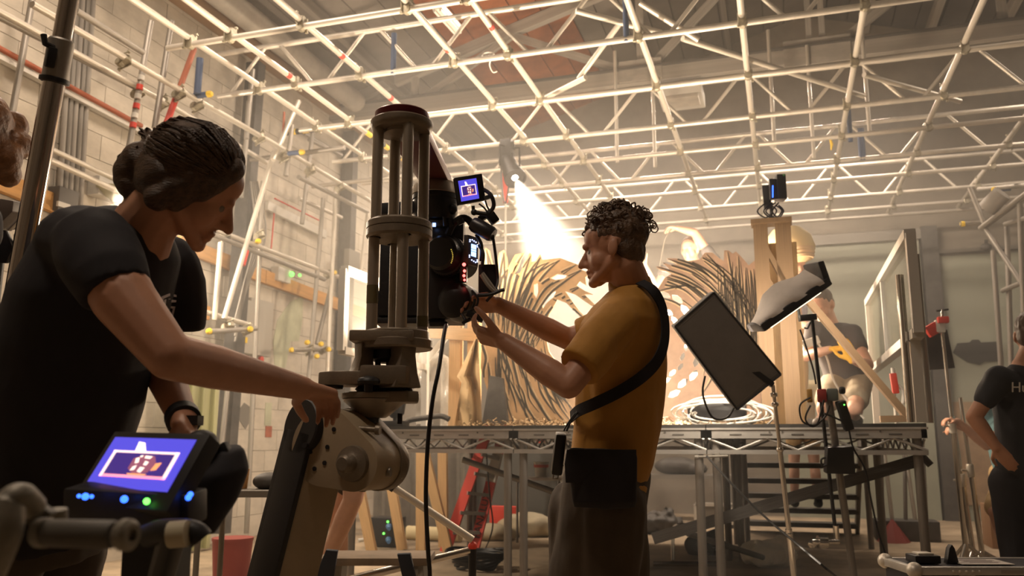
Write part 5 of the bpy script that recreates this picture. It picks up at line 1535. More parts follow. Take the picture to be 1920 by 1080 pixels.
q = MB(); q.loft([(D(1126, 905, 2.553), RT * .104, FH * .006), (D(1126, 870, 2.545), RT * .107, FH * .008), (D(1128, 843, 2.56), RT * .104, FH * .02)], 20)
q.build('flap', M_blkT, po)

# --- man leaning in at the left
lm = thing('person', 'man with tied back hair in a black t-shirt leaning on the rig arm', 'person', (D(90, 950, 1.95).x, D(90, 950, 1.95).y, 0))
hf2 = (RT * .74 + FH * .40 - UPC * .47); hu2 = (RT * .42 + UPC * .85)
hc2 = D(361, 350, 1.85)
q = MB()
P2, R2, ax2 = head_parts(q, hc2, hf2, hu2, 1.0)
nb = D(268, 428, 1.86)
q.cap(P2(-.03, 0, -.05), .060, nb, .068); q.cap(nb, .07, D(200, 560, 1.88), .10); q.cap(D(200, 560, 1.88), .10, D(90, 900, 1.92), .10)
sN, eN, wN = D(196, 490, 1.70), D(318, 668, 1.62), D(568, 728, 1.98)
q.cap(sN, .062, D(232, 560, 1.66), .060); q.cap(D(232, 560, 1.66), .060, eN, .045); m_ = eN.lerp(wN, .3); q.cap(eN, .045, m_, .045); q.cap(m_, .045, wN, .028)
hand_parts(q, wN, (D(645, 752, 2.12) - wN), Z - RT * .1, 1.05, (.75, .75, .3), .1, -1, .3)
sF, eF, wF = D(325, 500, 2.08), D(300, 680, 2.10), D(346, 792, 1.78)
arm_parts(q, sF, eF, wF, 1.0, 1.05)
hand_parts(q, wF, (D(350, 850, 1.62) - wF), (UPC * .3 - FWD * .4 + RT * .8), 1.0, (.35, .5, .4), .1, -1, .2)
bodypart('body', q, M_skin, lm, .0042, 6)
for y in (-1, 1):
    MB().sphere(P2(.066, y * .030, -.004), .0125).build('eye', M_eye, lm)
q = MB()
def ringL(xa, ya, xb, yb, d, b):
    A, B = D(xa, ya, d), D(xb, yb, d); return ((A + B) / 2, (B - A) / 2, FWD * b)
q.loft([ringL(-60, 1010, 200, 1010, 1.9, .16), ringL(-50, 880, 215, 900, 1.9, .165), ringL(-30, 740, 262, 760, 1.9, .17), ringL(0, 630, 285, 660, 1.9, .18), ringL(40, 530, 310, 560, 1.9, .19), ringL(95, 440, 325, 490, 1.9, .18), ringL(170, 392, 315, 450, 1.88, .13), ringL(222, 388, 300, 440, 1.87, .08)], 36)
q.path([D(170, 450, 1.76), D(190, 485, 1.715), D(208, 522, 1.675), D(219, 548, 1.665)], [.08, .083, .076, .069], 20); q.cap(D(150, 460, 1.80), .09, D(180, 470, 1.74), .08)
q.cap(D(312, 500, 2.06), .078, D(322, 540, 2.08), .078); q.path([D(322, 530, 2.08), D(330, 575, 2.09), D(334, 622, 2.09)], [.078, .074, .062], 18)
tee = bodypart('tshirt', q, M_blkT, lm, .007, 5, .006, 9)
from mathutils.bvhtree import BVHTree
bvh = BVHTree.FromPolygons([v.co for v in tee.data.vertices], [p.vertices for p in tee.data.polygons])
def on_tee(x, y, e):
    r = ray(x, y).normalized(); h = bvh.ray_cast(CAMP, r)
    return (h[0] if h[0] else D(x, y, 1.95)) - r * e
# print on the chest
lg = mat('white_print', (.55, .52, .55), .6)
for k, pts in enumerate(([(303, 556), (318, 550), (331, 553), (331, 557), (318, 555), (307, 560)], [(303, 556), (307, 558), (303, 592), (299, 592)], [(308, 562), (312, 561), (309, 590), (312, 598), (308, 597), (305, 590)], [(316, 560), (320, 560), (316, 592), (312, 596)], [(322, 562), (331, 563), (330, 567), (321, 567)], [(320, 574), (329, 575), (324, 596), (320, 596), (324, 579), (320, 578)], [(299, 592), (303, 592), (316, 604), (324, 599), (325, 602), (316, 609)])):
    k2 = MB(); k2.v = [tuple(on_tee(*p, .004)) for p in pts] + [tuple(on_tee(*p, -.002)) for p in pts]; m0 = len(pts); k2.f = [tuple(range(m0)), tuple(range(2 * m0 - 1, m0 - 1, -1))] + [(i, (i + 1) % m0, (i + 1) % m0 + m0, i + m0) for i in range(m0)]; k2.build('shirt_print', lg, lm, smooth=0)
q = MB()
q.loft([ringL(-70, 1040, 190, 1040, 1.92, .165), ringL(-60, 980, 200, 980, 1.92, .165)], 30)
for dx, d in ((-10, 1.80), (120, 2.05)):
    a = D(dx, 1030, d); q.cap(a, .10, Vector((a.x - .05, a.y, .5)), .085); q.cap(Vector((a.x - .05, a.y, .5)), .085, Vector((a.x - .05, a.y, .1)), .06)
bodypart('trousers', q, M_jean, lm, .01, 3, .008, 8)
q = MB()
for dx, d in ((-10, 1.80), (120, 2.05)):
    a = D(dx, 1030, d); shoe(q, Vector((a.x - .05, a.y, .09)), RT)
bodypart('shoes', q, M_shoe, lm, .01, 2)
q = MB()
wd = (wF - eF).normalized(); q.lathe([(.033, -.016), (.036, -.014), (.036, .014), (.033, .016)], wF - wd * .02, wd, 20); q.box(wF - wd * .02 + (RT * .7 - FWD * .6).normalized() * .036, (.036, .036, .02), Matrix((RT, FH, Z)).transposed())
q.build('watch', M_blk, lm)
M_hair2 = mat('dark_blond_hair', (.085, .045, .022), .45, var=.5, scale=18, stretch=(1, 6, 6), bump=.5, bscale=70)
q = MB()
q.sphere(P2(-.022, 0, .044), (.101, .082, .089), R2, 24, 16)
q.sphere(P2(-.05, 0, -.005), (.070, .080, .078), R2, 20, 12)
for y in (-1, 1):
    q.sphere(P2(-.016, y * .074, -.008), (.034, .022, .040), R2)
    q.cap(P2(.01, y * .062, .03), .026, P2(-.012, y * .066, -.045), .020); q.cap(P2(-.02, y * .060, .02), .034, P2(-.045, y * .056, -.055), .030); q.cap(P2(-.03, y * .06, -.02), .03, P2(-.01, y * .066, -.03), .024)
q.cap(P2(.042, -.04, .08), .028, P2(.02, -.072, .0), .018); q.cap(P2(.042, .04, .08), .028, P2(.02, .072, .0), .018)
for (x, y, r) in ((288, 262, .022), (280, 270, .020), (298, 262, .020), (276, 282, .018)):
    q.sphere(D(x, y, 1.86), r)
for (x, y, r) in ((262, 300, .04), (245, 320, .036), (250, 345, .036), (275, 350, .04), (238, 338, .028), (265, 365, .03)):
    q.sphere(D(x, y, 1.84), r)
bodypart('hair', q, M_hair2, lm, .005, 6, .0015, 40)
q = MB()
bl_loc = D(290, 266, 1.86) - hc2; bdir = Vector(((bl_loc.dot(ax2[0]) + .022) / .103, bl_loc.dot(ax2[1]) / .084, (bl_loc.dot(ax2[2]) - .044) / .091)).normalized()
for k in range(420):
    side = hr.choice((-1, 1)); h_ = hr.random()
    s0 = Vector((.95 - 1.25 * h_ + hr.uniform(-.1, .1), side * (.15 + 1.1 * h_), .75 - 2.0 * h_ * h_ + hr.uniform(-.2, .15))).normalized()
    e0_ = (bdir + Vector((hr.uniform(-.12, .12), hr.uniform(-.2, .2), hr.uniform(-.12, .12)))).normalized()
    lift = hr.uniform(1.0, 1.045); pts = []
    for j in range(10):
        t = j / 9; v = s0.lerp(e0_, t).normalized() * (lift + .02 * math.sin(t * 3.1))
        pts.append(P2(-.022 + v.x * .103, v.y * .084, .044 + v.z * .091))
    q.path(pts, [.0012] + [.0022] * 8 + [.001], 4)
q.build('hair_strands', M_hair2, lm)
q = MB()
for k in range(60):
    y0 = hr.uniform(290, 350); a = D(262 + hr.uniform(-10, 14), y0 - 20, 1.83 + hr.uniform(-.03, .06)); b = D(230 + hr.uniform(-12, 14), y0, 1.84); c = D(238 + hr.uniform(-8, 20), y0 + hr.uniform(20, 50), 1.84)
    q.path(spline([a, b, c], 5), [.0022] * 10 + [.0008], 4)
for k in range(30):
    a = D(285 + hr.uniform(-12, 18), 262, 1.85 + hr.uniform(-.03, .03)); b = D(282 + hr.uniform(-25, 30), 244 + hr.uniform(-6, 10), 1.86); c = D(292 + hr.uniform(-30, 30), 256 + hr.uniform(-8, 12), 1.86)
    q.path(spline([a, b, c], 5), [.002] * 10 + [.0008], 4)
q.build('loose_strands', M_hair2, lm)
# ------------------------------------------------------------------ other people
def figure(label, loc, head, arms, trunk_, legs, skin, shirt, hairm, low=None, s=1.0, vox=.011, sleeve=.45, hairfn=None, shoes=True, gloves=None, wr=.008, long_low=False, lowfrac=.55):
    t = thing('person', label, 'person', loc)
    hc_, hf_, hu_ = head
    neck, hip_, lat_ = trunk_
    q = MB(); P, R, ax = head_parts(q, hc_, hf_, hu_, s)
    q.cap(P(-.03, 0, -.06), .055 * s, neck, .065 * s); q.cap(neck, .07 * s, Vector(neck).lerp(Vector(hip_), .3), .10 * s)
    q.cap(Vector(neck).lerp(Vector(hip_), .3), .10 * s, hip_, .10 * s)
    g = MB()
    for (sh, el, wr_, hd, hn, cu, th_) in arms:
        arm_parts(q, sh, el, wr_, s); q.cap(sh, .05 * s, Vector(neck).lerp(Vector(hip_), .15), .07 * s)
        hand_parts(g if gloves else q, wr_, hd, hn, s * (1.15 if gloves else 1), cu, .1, th_, .2, .0105 if gloves else .0095)
    for (hp, kn, an) in legs:
        leg_parts(q, hp, kn, an, s); q.cap(hip_, .1 * s, hp, .085 * s)
    bodypart('body', q, skin, t, vox * .8, 3)
    if gloves: bodypart('gloves', g, gloves, t, .008, 2)
    q = MB(); torso(q, neck, hip_, lat_, s)
    for (sh, el, wr_, hd, hn, cu, th_) in arms:
        sh, el = Vector(sh), Vector(el); q.cap(sh, .072 * s, sh.lerp(el, sleeve), .062 * s); q.cap(sh, .075 * s, Vector(neck).lerp(Vector(hip_), .22), .09 * s)
    bodypart('shirt', q, shirt, t, vox, 4, wr, 9)
    if low and legs:
        q = MB()
        for (hp, kn, an) in legs:
            hp, kn, an = Vector(hp), Vector(kn), Vector(an)
            q.cap(hip_, .125 * s, hp, .105 * s)
            if long_low: q.cap(hp, .105 * s, kn, .075 * s); q.cap(kn, .075 * s, an, .06 * s)
            else: q.cap(hp, .105 * s, hp.lerp(kn, lowfrac + .3), .088 * s)
        bodypart('trousers' if long_low else 'shorts', q, low, t, vox, 3, wr, 9)
    if legs and shoes:
        q = MB()
        for (hp, kn, an) in legs: shoe(q, Vector(an), Vector(hf_), s)
        bodypart('shoes', q, M_shoe, t, vox, 2)
    if hairfn:
        q = MB(); hairfn(q, P, R, s); bodypart('hair', q, hairm, t, vox * .7, 3, .003, 40)
    return t, P, R
def short_hair(q, P, R, s):
    q.sphere(P(-.022, 0, .042), (.100 * s, .081 * s, .089 * s), R); q.sphere(P(-.05, 0, -.01), (.06 * s, .077 * s, .07 * s), R)
M_hairg = mat('greying_hair', (.14, .11, .09), .6)
M_hairb = mat('brown_hair', (.09, .05, .03), .5)
M_lav = mat('lavender_shirt', (.45, .42, .52), .8)
M_char = mat('charcoal_tshirt', (.09, .085, .09), .85)
M_cream = mat('cream_shirt', (.72, .60, .36), .8)
M_teal = mat('teal_shirt', (.10, .20, .22), .8)
M_khaki = mat('khaki_cloth', (.42, .28, .13), .8)
M_glove = mat('yellow_glove', (.80, .45, .05), .7)
# worker raising an arm behind the arch
Yw = 8.15
hcw = AY(1293, 468, Yw)
nk = hcw + Vector((.05, .04, -.17)); hpw = Vector((nk.x + .05, Yw, ZD + .92))
figure('worker behind the carved arch with a bare arm raised high', (hpw.x, Yw, ZD), (hcw, (-RT * .45 - FH * .85 - Z * .15), Z),
       [(AY(1338, 490, Yw), AY(1303, 436, Yw - .05), AY(1270, 428, Yw - .05), (-RT * .9 + Z * .1), Z, (.6, .6, .4), 1),
        (AY(1252, 505, Yw), AY(1228, 540, Yw - .15), AY(1210, 500, Yw - .25), (-RT * .3 + Z * .9), -RT, (.3, .4, .3), 1)],
       (nk, hpw, RT), [(hpw + RT * s_ * .09, hpw + RT * s_ * .1 - Z * .45, Vector((hpw.x + s_ * .1, Yw, ZD + .09))) for s_ in (-1, 1)],
       M_skin2, M_char, M_hairb, M_jean, hairfn=short_hair, long_low=True, sleeve=.35)
MB().path(spline([AY(1263, 426, Yw - .05), AY(1248, 445, Yw - .1), AY(1240, 480, Yw - .1), AY(1232, 530, Yw - .2)]), .004, 5).build('string', M_conduit, label='thin string held up by the arm-raising worker', cat='string')
# worker in a big pale hat, profile to the right
Yh = 7.75
hch = AY(1490, 498, Yh)
nk = hch + Vector((-.02, .02, -.17)); hph = Vector((nk.x - .02, Yh + .05, ZD + .86))
th_, Ph, Rh = figure('worker in profile wearing a wide pale paper hat behind the timber frame', (hph.x, Yh, ZD), (hch, (RT * .95 - FH * .2 - Z * .1), Z),
       [(nk + Vector((.0, -.17, -.07)), nk + Vector((.02, -.2, -.35)), nk + Vector((.22, -.2, -.45)), RT, Z, (.4, .4, .3), 1), (nk + Vector((.0, .17, -.07)), nk + Vector((.02, .2, -.35)), nk + Vector((.2, .2, -.45)), RT, Z, (.4, .4, .3), -1)],
       (nk, hph, FH), [(hph + FH * s_ * .09, hph + FH * s_ * .09 - Z * .43, Vector((hph.x, Yh + s_ * .09, ZD + .09))) for s_ in (-1, 1)],
       M_skin2, M_lav, M_hairb, M_khaki, s=.95, hairfn=short_hair, long_low=True)
q = MB(); q.lathe([(.12, -.02), (.19, .02), (.22, .11), (.20, .21), (.12, .30), (0, .31)], Ph(-.03, 0, .03), Ph(-.2, 0, 1) - Ph(0, 0, 0), 26)
hat = q.build('paper_hat', mat('pale_paper', (.85, .66, .34), .7), th_)
q = MB()
for k in range(3): q.lathe([(.188 + .009 * k, .01 + .03 * k), (.202 + .007 * k, .03 + .03 * k), (.196 + .009 * k, .045 + .03 * k)], Ph(-.03, 0, .03), Ph(-.2, 0, 1) - Ph(0, 0, 0), 26)
q.build('hat_band', M_lite, hat)
# kneeling worker with yellow gloves
Yg = 6.75
hcg = AY(1541, 572, Yg)
nk = hcg + Vector((.05, .05, -.15)); hpg = Vector((AY(1590, 730, Yg).x, Yg + .1, ZD + .32))
figure('kneeling worker in a charcoal t-shirt with yellow work gloves', (hpg.x, Yg, ZD), (hcg, (-RT * .6 - FH * .6 - Z * .55), Z),
       [(AY(1528, 618, Yg - .1), AY(1512, 668, Yg - .15), AY(1556, 655, Yg - .4), (RT * .9 + Z * .15), Z, (.5, .5, .4), 1), (AY(1598, 625, Yg), AY(1628, 685, Yg - .2), AY(1600, 676, Yg - .45), (-RT * .35 + Z * .9), -FH, (.2, .25, .2), -1)],
       (nk, hpg, RT), [(hpg + RT * .08, AY(1603, 765, Yg - .35), hpg + Vector((.05, .1, -.24))), (hpg - RT * .09, AY(1545, 765, Yg - .3), hpg + Vector((-.15, .1, -.24)))],
       M_skin2, M_char, M_hairg, mat('stone_shorts', (.35, .30, .22), .8), gloves=M_glove, hairfn=short_hair, shoes=True, lowfrac=.4)
tb = thing('hand_tool', 'pale hand tool with a looping hose held by the gloved worker', 'tool', AY(1520, 640, Yg - .3))
MB().bar(AY(1505, 648, Yg - .3), AY(1536, 636, Yg - .3), .05, .06).build('tool_body', M_wht, tb, bevel=.01)
MB().path(spline([AY(1535, 645, Yg - .32), AY(1550, 670, Yg - .32), AY(1562, 710, Yg - .3), AY(1580, 740, Yg - .3), AY(1620, 785, Yg - .35)]), .008, 6).build('hose', M_wht, tb)
# person on the steps behind the deck
Ys = 9.95
xs = AY(1504, 800, Ys).x; fz = .285
hps = Vector((xs, Ys, fz + .86)); nk = Vector((xs, Ys - .1, fz + 1.36))
figure('bare legged person in a cream top standing on the steps behind the deck', (xs, Ys, fz), (nk + Vector((0, -.04, .17)), (RT * .2 + FH * .9), Z),
       [(nk + Vector((s_ * .18, 0, -.06)), nk + Vector((s_ * .22, -.05, -.34)), nk + Vector((s_ * .12, -.22, -.5)), (0, -1, -.3), Z, (.4, .4, .3), -s_) for s_ in (-1, 1)],
       (nk, hps, RT), [(hps + RT * s_ * .09, hps + RT * s_ * .11 - Z * .4, Vector((xs + s_ * .12, Ys, fz + .09))) for s_ in (-1, 1)],
       M_skin2, M_cream, M_hairb, M_khaki, hairfn=short_hair, lowfrac=.1)
# worker in black at the right edge
dR = 4.6
nk = D(1922, 690, dR); hpR = D(1925, 905, dR)
hcR = D(1935, 628, dR)
tR, PR, RR = figure('worker in a black printed t-shirt with hand on hip at the right edge', (hpR.x, hpR.y, 0), (hcR, (RT * .5 + FH * .85), Z),
       [(D(1872, 712, dR - .08), D(1826, 782, dR - .05), D(1868, 838, dR - .12), (RT * .55 - Z * .8), (-RT * .6 - FH * .6), (.15, .2, .15), 1), (D(1972, 712, dR + .1), D(2010, 790, dR + .1), D(2000, 860, dR), (0, 0, -1), RT, (.3, .3, .3), 1)],
       (nk, hpR, RT), [(hpR + RT * s_ * .09, hpR + RT * s_ * .1 - Z * .42, Vector((hpR.x + s_ * .1, hpR.y, .09))) for s_ in (-1, 1)],
       M_skin, mat('black_work_tshirt', (.02, .02, .024), .85), M_hairb, M_blkT, vox=.009, hairfn=short_hair, long_low=True, sleeve=.5)
text_o('chest_print', 'Hu', D(1912, 727, dR - .155), RT, UPC, .075, M_wht, tR)
# crouching worker behind, holding the stands
dC = 6.9
hpC = D(1895, 890, dC); nk = D(1862, 752, dC)
figure('crouching worker in teal and khaki gripping the chrome stands at right', (hpC.x, hpC.y, 0), (D(1880, 728, dC - .05), (-RT * .8 - Z * .6 - FH * .3), Z),
       [(D(1840, 775, dC - .1), D(1868, 822, dC - .2), D(1800, 800, dC - .25), (-RT * .9), Z, (.7, .7, .5), 1), (D(1880, 790, dC - .2), D(1850, 835, dC - .35), D(1795, 790, dC - .35), (-RT * .9 + Z * .2), Z, (.7, .7, .5), -1)],
       (nk, hpC, RT * .4 + FH * .9), [(hpC + RT * -.02 - FH * .05, D(1866, 958, dC - .35), Vector((D(1893, 1050, dC - .1).x, D(1893, 1050, dC - .1).y, .09))), (hpC + FH * .12, D(1905, 965, dC), Vector((D(1925, 1050, dC + .2).x, D(1925, 1050, dC + .2).y, .09)))],
       M_skin, M_teal, M_hairb, M_khaki, vox=.012, hairfn=short_hair, lowfrac=.6)
# crouching person behind the rig arm (bare legs)
dL = 4.7
hpL = D(672, 868, dL); nk = D(610, 800, dL + .1)
a1 = D(604, 1062, dL); a2 = D(640, 1080, dL + .2)
figure('bare legged person bending behind the rig arm near the stool', (hpL.x, hpL.y, 0), (D(578, 806, dL + .1), (-RT * .7 - Z * .7), Z - RT * .5),
       [(nk + Vector((.05, -.1, -.03)), D(640, 880, dL - .1), D(600, 930, dL - .1), (-RT * .3 - Z), RT, (.4, .4, .3), 1)],
       (nk, hpL, FH), [(hpL - FH * .05, D(662, 935, dL - .1), Vector((a1.x, a1.y, .30))), (hpL + FH * .1, D(632, 960, dL + .1), Vector((a2.x, a2.y, .30)))],
       M_skin2, mat('maroon_tshirt', (.16, .03, .025), .8), M_hairb, M_jean, vox=.011, hairfn=short_hair, shoes=False, lowfrac=.15)
# curly head at the left edge
dE = 2.35
hcE = D(-46, 262, dE); nk = D(-105, 345, dE + .05); hpE = D(-190, 640, dE + .1)
def long_hair(q, P, R, s):
    short_hair(q, P, R, s); q.sphere(P(-.05, -.06, -.05), .05 * s); q.sphere(P(-.03, -.09, 0), .045 * s); q.sphere(P(-.0, -.085, .06), .045 * s); q.sphere(P(-.03, -.08, -.09), .035)
figure('person with ginger hair cut off by the left edge of the picture', (hpE.x, hpE.y, 0), (hcE, (-RT * .6 + FH * .6), Z),
       [(nk + RT * s_ * .17 - Z * .06, nk + RT * s_ * .2 - Z * .35, nk + RT * s_ * .1 - Z * .5 - FH * .2, -FH, Z, (.4, .4, .3), 1) for s_ in (-1,)],
       (nk, hpE, RT), [(hpE + RT * s_ * .09, hpE + RT * s_ * .1 - Z * .42, Vector((hpE.x + s_ * .1, hpE.y, .09))) for s_ in (-1, 1)],
       M_skin2, M_blkT, mat('ginger_hair', (.20, .085, .03), .5, var=.4, scale=30, bump=.5, bscale=60), M_jean, hairfn=long_hair, long_low=True)

# ------------------------------------------------------------------ foreground left
cp = thing('chrome_pole', 'thick chrome lighting stand pole with a black collar at left', 'stand', D(40, 520, 2.25))
pA, pB = D(140, -60, 2.25), D(-8, 760, 2.25)
def cpl(t): return pA.lerp(pB, t)
M_chr2 = mat('polished_pole', (.55, .50, .46), .12, metal=1.0)
tube_o('upper_tube', cpl(-.3), cpl(.27), .0235, M_chr2, cp); tube_o('lower_tube', cpl(.24), cpl(1), .0275, M_chr2, cp)
fl_ = cpl(1) ; tube_o('lower_tube', fl_, Vector((fl_.x - .05, fl_.y, 0)), .0275, M_chr2, cp)
for k in range(3):
    a = k * 2.09; tube_o('leg', Vector((fl_.x - .04, fl_.y, .3)), Vector((fl_.x - .05 + .4 * math.cos(a), fl_.y + .4 * math.sin(a), .015)), .014, M_chr2, cp)
ax_ = (pA - pB)
MB().lathe([(.027, -.06), (.032, -.055), (.032, .05), (.028, .055)], cpl(.21), ax_, 24).build('collar', M_galvd, cp)
MB().lathe([(.030, -.008), (.037, -.005), (.037, .005), (.030, .008)], cpl(.257), ax_, 24).build('collar_ring', M_blk, cp)
MB().bar(cpl(.19) - FWD * .035, cpl(.235) - FWD * .035, .022, .02).build('clamp', M_blk, cp, bevel=.004)
MB().path([cpl(.19) - FWD * .03, cpl(.185) - FWD * .05 - RT * .012, cpl(.165) - FWD * .05 - RT * .02], .008, 8).build('clamp_lever', M_blk, cp)
# folded lamp head at the left edge
fl = thing('film_lamp', 'black film lamp head with barn doors at the left edge', 'lamp', D(10, 520, 2.7))
def pl(name, pts, d0, th, m):
    c0 = D(*pts[0], d0); MB().prism([((D(*p, d0) - c0).dot(RT), (D(*p, d0) - c0).dot(UPC)) for p in pts], c0, RT, UPC, th).build(name, m, fl, bevel=.004)
pl('lamp_body', [(-40, 395), (-10, 382), (22, 376), (46, 380), (44, 400), (16, 428), (-40, 432)], 2.72, .12, mat('lamp_grey', (.12, .10, .085), .5))
pl('barn_door', [(-40, 428), (14, 432), (28, 465), (14, 494), (-40, 490)], 2.68, .02, M_blkp)
pl('barn_door_edge', [(14, 430), (46, 398), (48, 404), (18, 434)], 2.66, .02, M_galvd)
pl('lamp_bracket', [(30, 440), (40, 425), (34, 500), (24, 520)], 2.7, .03, M_wht)
tube_o('lamp_stand', D(2, 440, 2.75), Vector((D(2, 440, 2.75).x, D(2, 440, 2.75).y, 0)), .018, M_blk, fl)
# director's monitor
mon = thing('director_monitor', 'foreground monitor with glowing blue picture on the rig controls', 'monitor', D(260, 930, 1.32))
BL, BR = D(159, 912, 1.36), D(314, 923, 1.28)
u_ = BR - BL
rT = ray(217, 820)
k_ = (u_.dot(BL - CAMP)) / u_.dot(rT)          # depth that keeps the screen a true rectangle
TL = CAMP + rT * k_
TR = TL + u_
ctr = (BL + TR) / 2
un, vn = u_.normalized(), (TL - BL).normalized()
nm_ = un.cross(vn)
if nm_.dot(FWD) > 0: nm_ = -nm_
W_u, H_v = u_.length, (TL - BL).length
o1 = [TL - un * .012 + vn * .012, TR + un * .02 + vn * .012, BR + un * .02 - vn * .03, BL - un * .012 - vn * .03]
fu = .012 / (W_u + .032); fu1 = 1 - .02 / (W_u + .032); fv = .012 / (H_v + .042); fv1 = 1 - .03 / (H_v + .042)
case, at_ = screen(mon, o1, .03, M_blk, M_scr, fu, fu1, fv, fv1)
for (x, y, r_, m_) in ((160, 931, .0052, M_ble), (148, 930, .003, M_ble), (172, 931, .003, M_ble), (233, 936, .0055, M_ble), (275, 940, .005, M_grn), (357, 927, .0042, M_ble), (353, 933, .0045, M_ble)):
    MB().sphere(D(x, y, 1.27), r_).build('status_light', m_, mon)
q = MB(); q.bar(D(140, 938, 1.34), D(372, 952, 1.30), .05, .055, FWD); q.build('control_strip', M_blk, mon, bevel=.006)
q = MB(); q.loft([(D(300, 1000, 1.40), RT * .09, FWD * .05), (D(345, 940, 1.42), RT * .085, FWD * .06), (D(400, 880, 1.44), RT * .055, FWD * .06), (D(425, 842, 1.45), RT * .025, FWD * .03)], 18)
bodypart('padded_hood', q, M_blkT, mon, .006, 3, .006, 12)
MB().sphere(D(378, 835, 1.42), (.028, .03, .026)).build('joystick_knob', M_blk, mon)
MB().bar(D(405, 852, 1.44), D(430, 838, 1.44), .02, .022).build('latch', M_blk, mon, bevel=.004)
MB().sphere(D(450, 873, 1.46), (.012, .01, .022)).build('green_tag', mat('green_plastic', (.04, .22, .05), .5), mon)
MB().bar(D(300, 960, 1.4), Vector((D(300, 1100, 1.4).x, D(300, 1100, 1.4).y, .2)), .08, .08).build('pedestal', M_blk, mon)
MB().lathe([(.2, 0), (.2, .03), (.05, .06), (.05, .22)], Vector((D(300, 1100, 1.4).x, D(300, 1100, 1.4).y, 0)), Z, 20).build('pedestal_foot', M_blk, mon)
# blurred hand wheel crank in front
hw = thing('hand_crank', 'out of focus grey crank arm and roller handle in the lower left corner', 'crank', D(60, 1080, .82))
M_crk = mat('worn_grey_alloy', (.24, .22, .18), .5, metal=.3, var=.25, scale=20)
M_rub = mat('grey_grip', (.085, .075, .06), .6)
dK = .82
MB().lathe([(.011, 0), (.0135, .004), (.0135, .085), (.012, .088)], D(78, 999, dK + .03), (D(240, 1003, dK) - D(78, 999, dK + .03)), 22).build('roller_grip', M_rub, hw)
e0 = D(236, 1003, dK); ed = (e0 - D(78, 999, dK + .03)).normalized()
MB().lathe([(.0135, -.006), (.0152, -.003), (.0152, .004), (.011, .008), (.006, .008), (.006, .003), (0, .003)], e0, ed, 22).build('end_collar', M_crk, hw)
MB().lathe([(.009, -.008), (.0145, -.004), (.0145, .006), (.012, .009)], D(80, 999, dK + .03), ed, 22).build('base_collar', M_crk, hw)
MB().path(spline([D(-30, 1090, dK - .02), D(8, 1000, dK - .01), D(16, 945, dK), D(40, 930, dK + .01), D(62, 950, dK + .03)]), [.016] * 13 + [.013] * 12, 12).build('crank_arm', M_crk, hw)
MB().bar(D(64, 960, dK + .05), D(90, 978, dK + .05), .02, .022).build('crank_link', M_rub, hw, bevel=.003)
MB().tube(D(106, 955, dK + .1), D(106, 985, dK + .1), .011).build('stub', M_crk, hw)
MB().path([D(-20, 1090, dK), Vector((D(-20, 1090, dK).x, D(-20, 1090, dK).y, .3)), Vector((D(-20, 1090, dK).x, D(-20, 1090, dK).y, 0))], .02, 10).build('stand', M_crk, hw)
gh = thing('pan_bar', 'black handle with a pale stripe beneath the foreground monitor', 'handle', D(330, 1010, 1.2))
MB().path(spline([D(276, 1005, 1.22), D(300, 997, 1.21), D(340, 995, 1.2), D(366, 1000, 1.2), D(378, 1012, 1.2)]), .017, 12).build('grip', M_blk, gh)
MB().path([D(318, 1003, 1.18), D(352, 1000, 1.18)], [.018, .018], 12).build('stripe', mat('cream_band', (.45, .40, .28), .6), gh)
MB().path([D(325, 1000, 1.21), D(300, 1090, 1.3), Vector((D(300, 1100, 1.4).x, D(300, 1100, 1.4).y, .3))], .02, 10).build('shaft', M_blk, gh)

# ------------------------------------------------------------------ floor clutter beneath and behind the deck
def FZ(x, y): return AZ(x, y, 0)
ld = thing('step_ladder', 'red fibreglass step ladder lettered PANALUX under the deck', 'ladder', FZ(890, 1035))
M_lred = mat('ladder_red', (.72, .06, .035), .5)
f1 = FZ(888, 1034); f0 = FZ(834, 1036)
def rail(f, x, y, dy, nm='rail'):
    top = AY(x, y, f.y + dy); e = f + (top - f) * 1.35
    bar_o(nm, f, e, .095, .035, M_lred, ld, Vector((0, 1, 0))); return f, e
r1 = rail(f1, 934, 850, .25); r0 = rail(f0, 903, 840, .25)
for k in range(1, 7):
    a, b = r1[0].lerp(r1[1], k / 7.2), r0[0].lerp(r0[1], k / 7.2); bar_o('step', a, b, .10, .03, M_alu, ld)
rail(FZ(1052, 985), 1020, 850, -.2, 'back_leg')
bar_o('white_section', r1[0].lerp(r1[1], .52) + Vector((0, -.02, 0)), r1[0].lerp(r1[1], .74) + Vector((0, -.004, 0)), .097, .036, M_wht, ld, Vector((0, 1, 0)))
du = (r1[1] - r1[0]).normalized()
text_o('lettering', 'PANALUX', r1[0].lerp(r1[1], .27) + Vector((0, -.024, 0)), du, Vector((-1, 0, .3)), .095, M_blk, ld)
# power box
pb = thing('power_box', 'black power distribution box with green lights on the floor under the deck', 'power box', FZ(725, 1022))
pbc = FZ(725, 1024); MB().box(pbc + Z * .14, (.30, .22, .27)).build('case', M_blkp, pb, bevel=.01)
for dx, dz in ((.06, .24), (.02, .13)): MB().sphere(pbc + Vector((dx, -.115, dz)), .011).build('indicator', M_grn, pb)
M_bplug = mat('blue_plug', (.08, .2, .42), .5)
for k, (dx, dz) in enumerate(((.07, .2), (.07, .08), (-.1, .08))):
    a = pbc + Vector((dx, -.11, dz)); MB().lathe([(.026, 0), (.03, .02), (.028, .05), (.018, .06), (.018, .14)], a, Vector((.5, -1, -.1)) if k < 2 else Vector((-.8, -.8, -.1)), 14).build('plug', M_bplug if k < 2 else M_wht, pb)
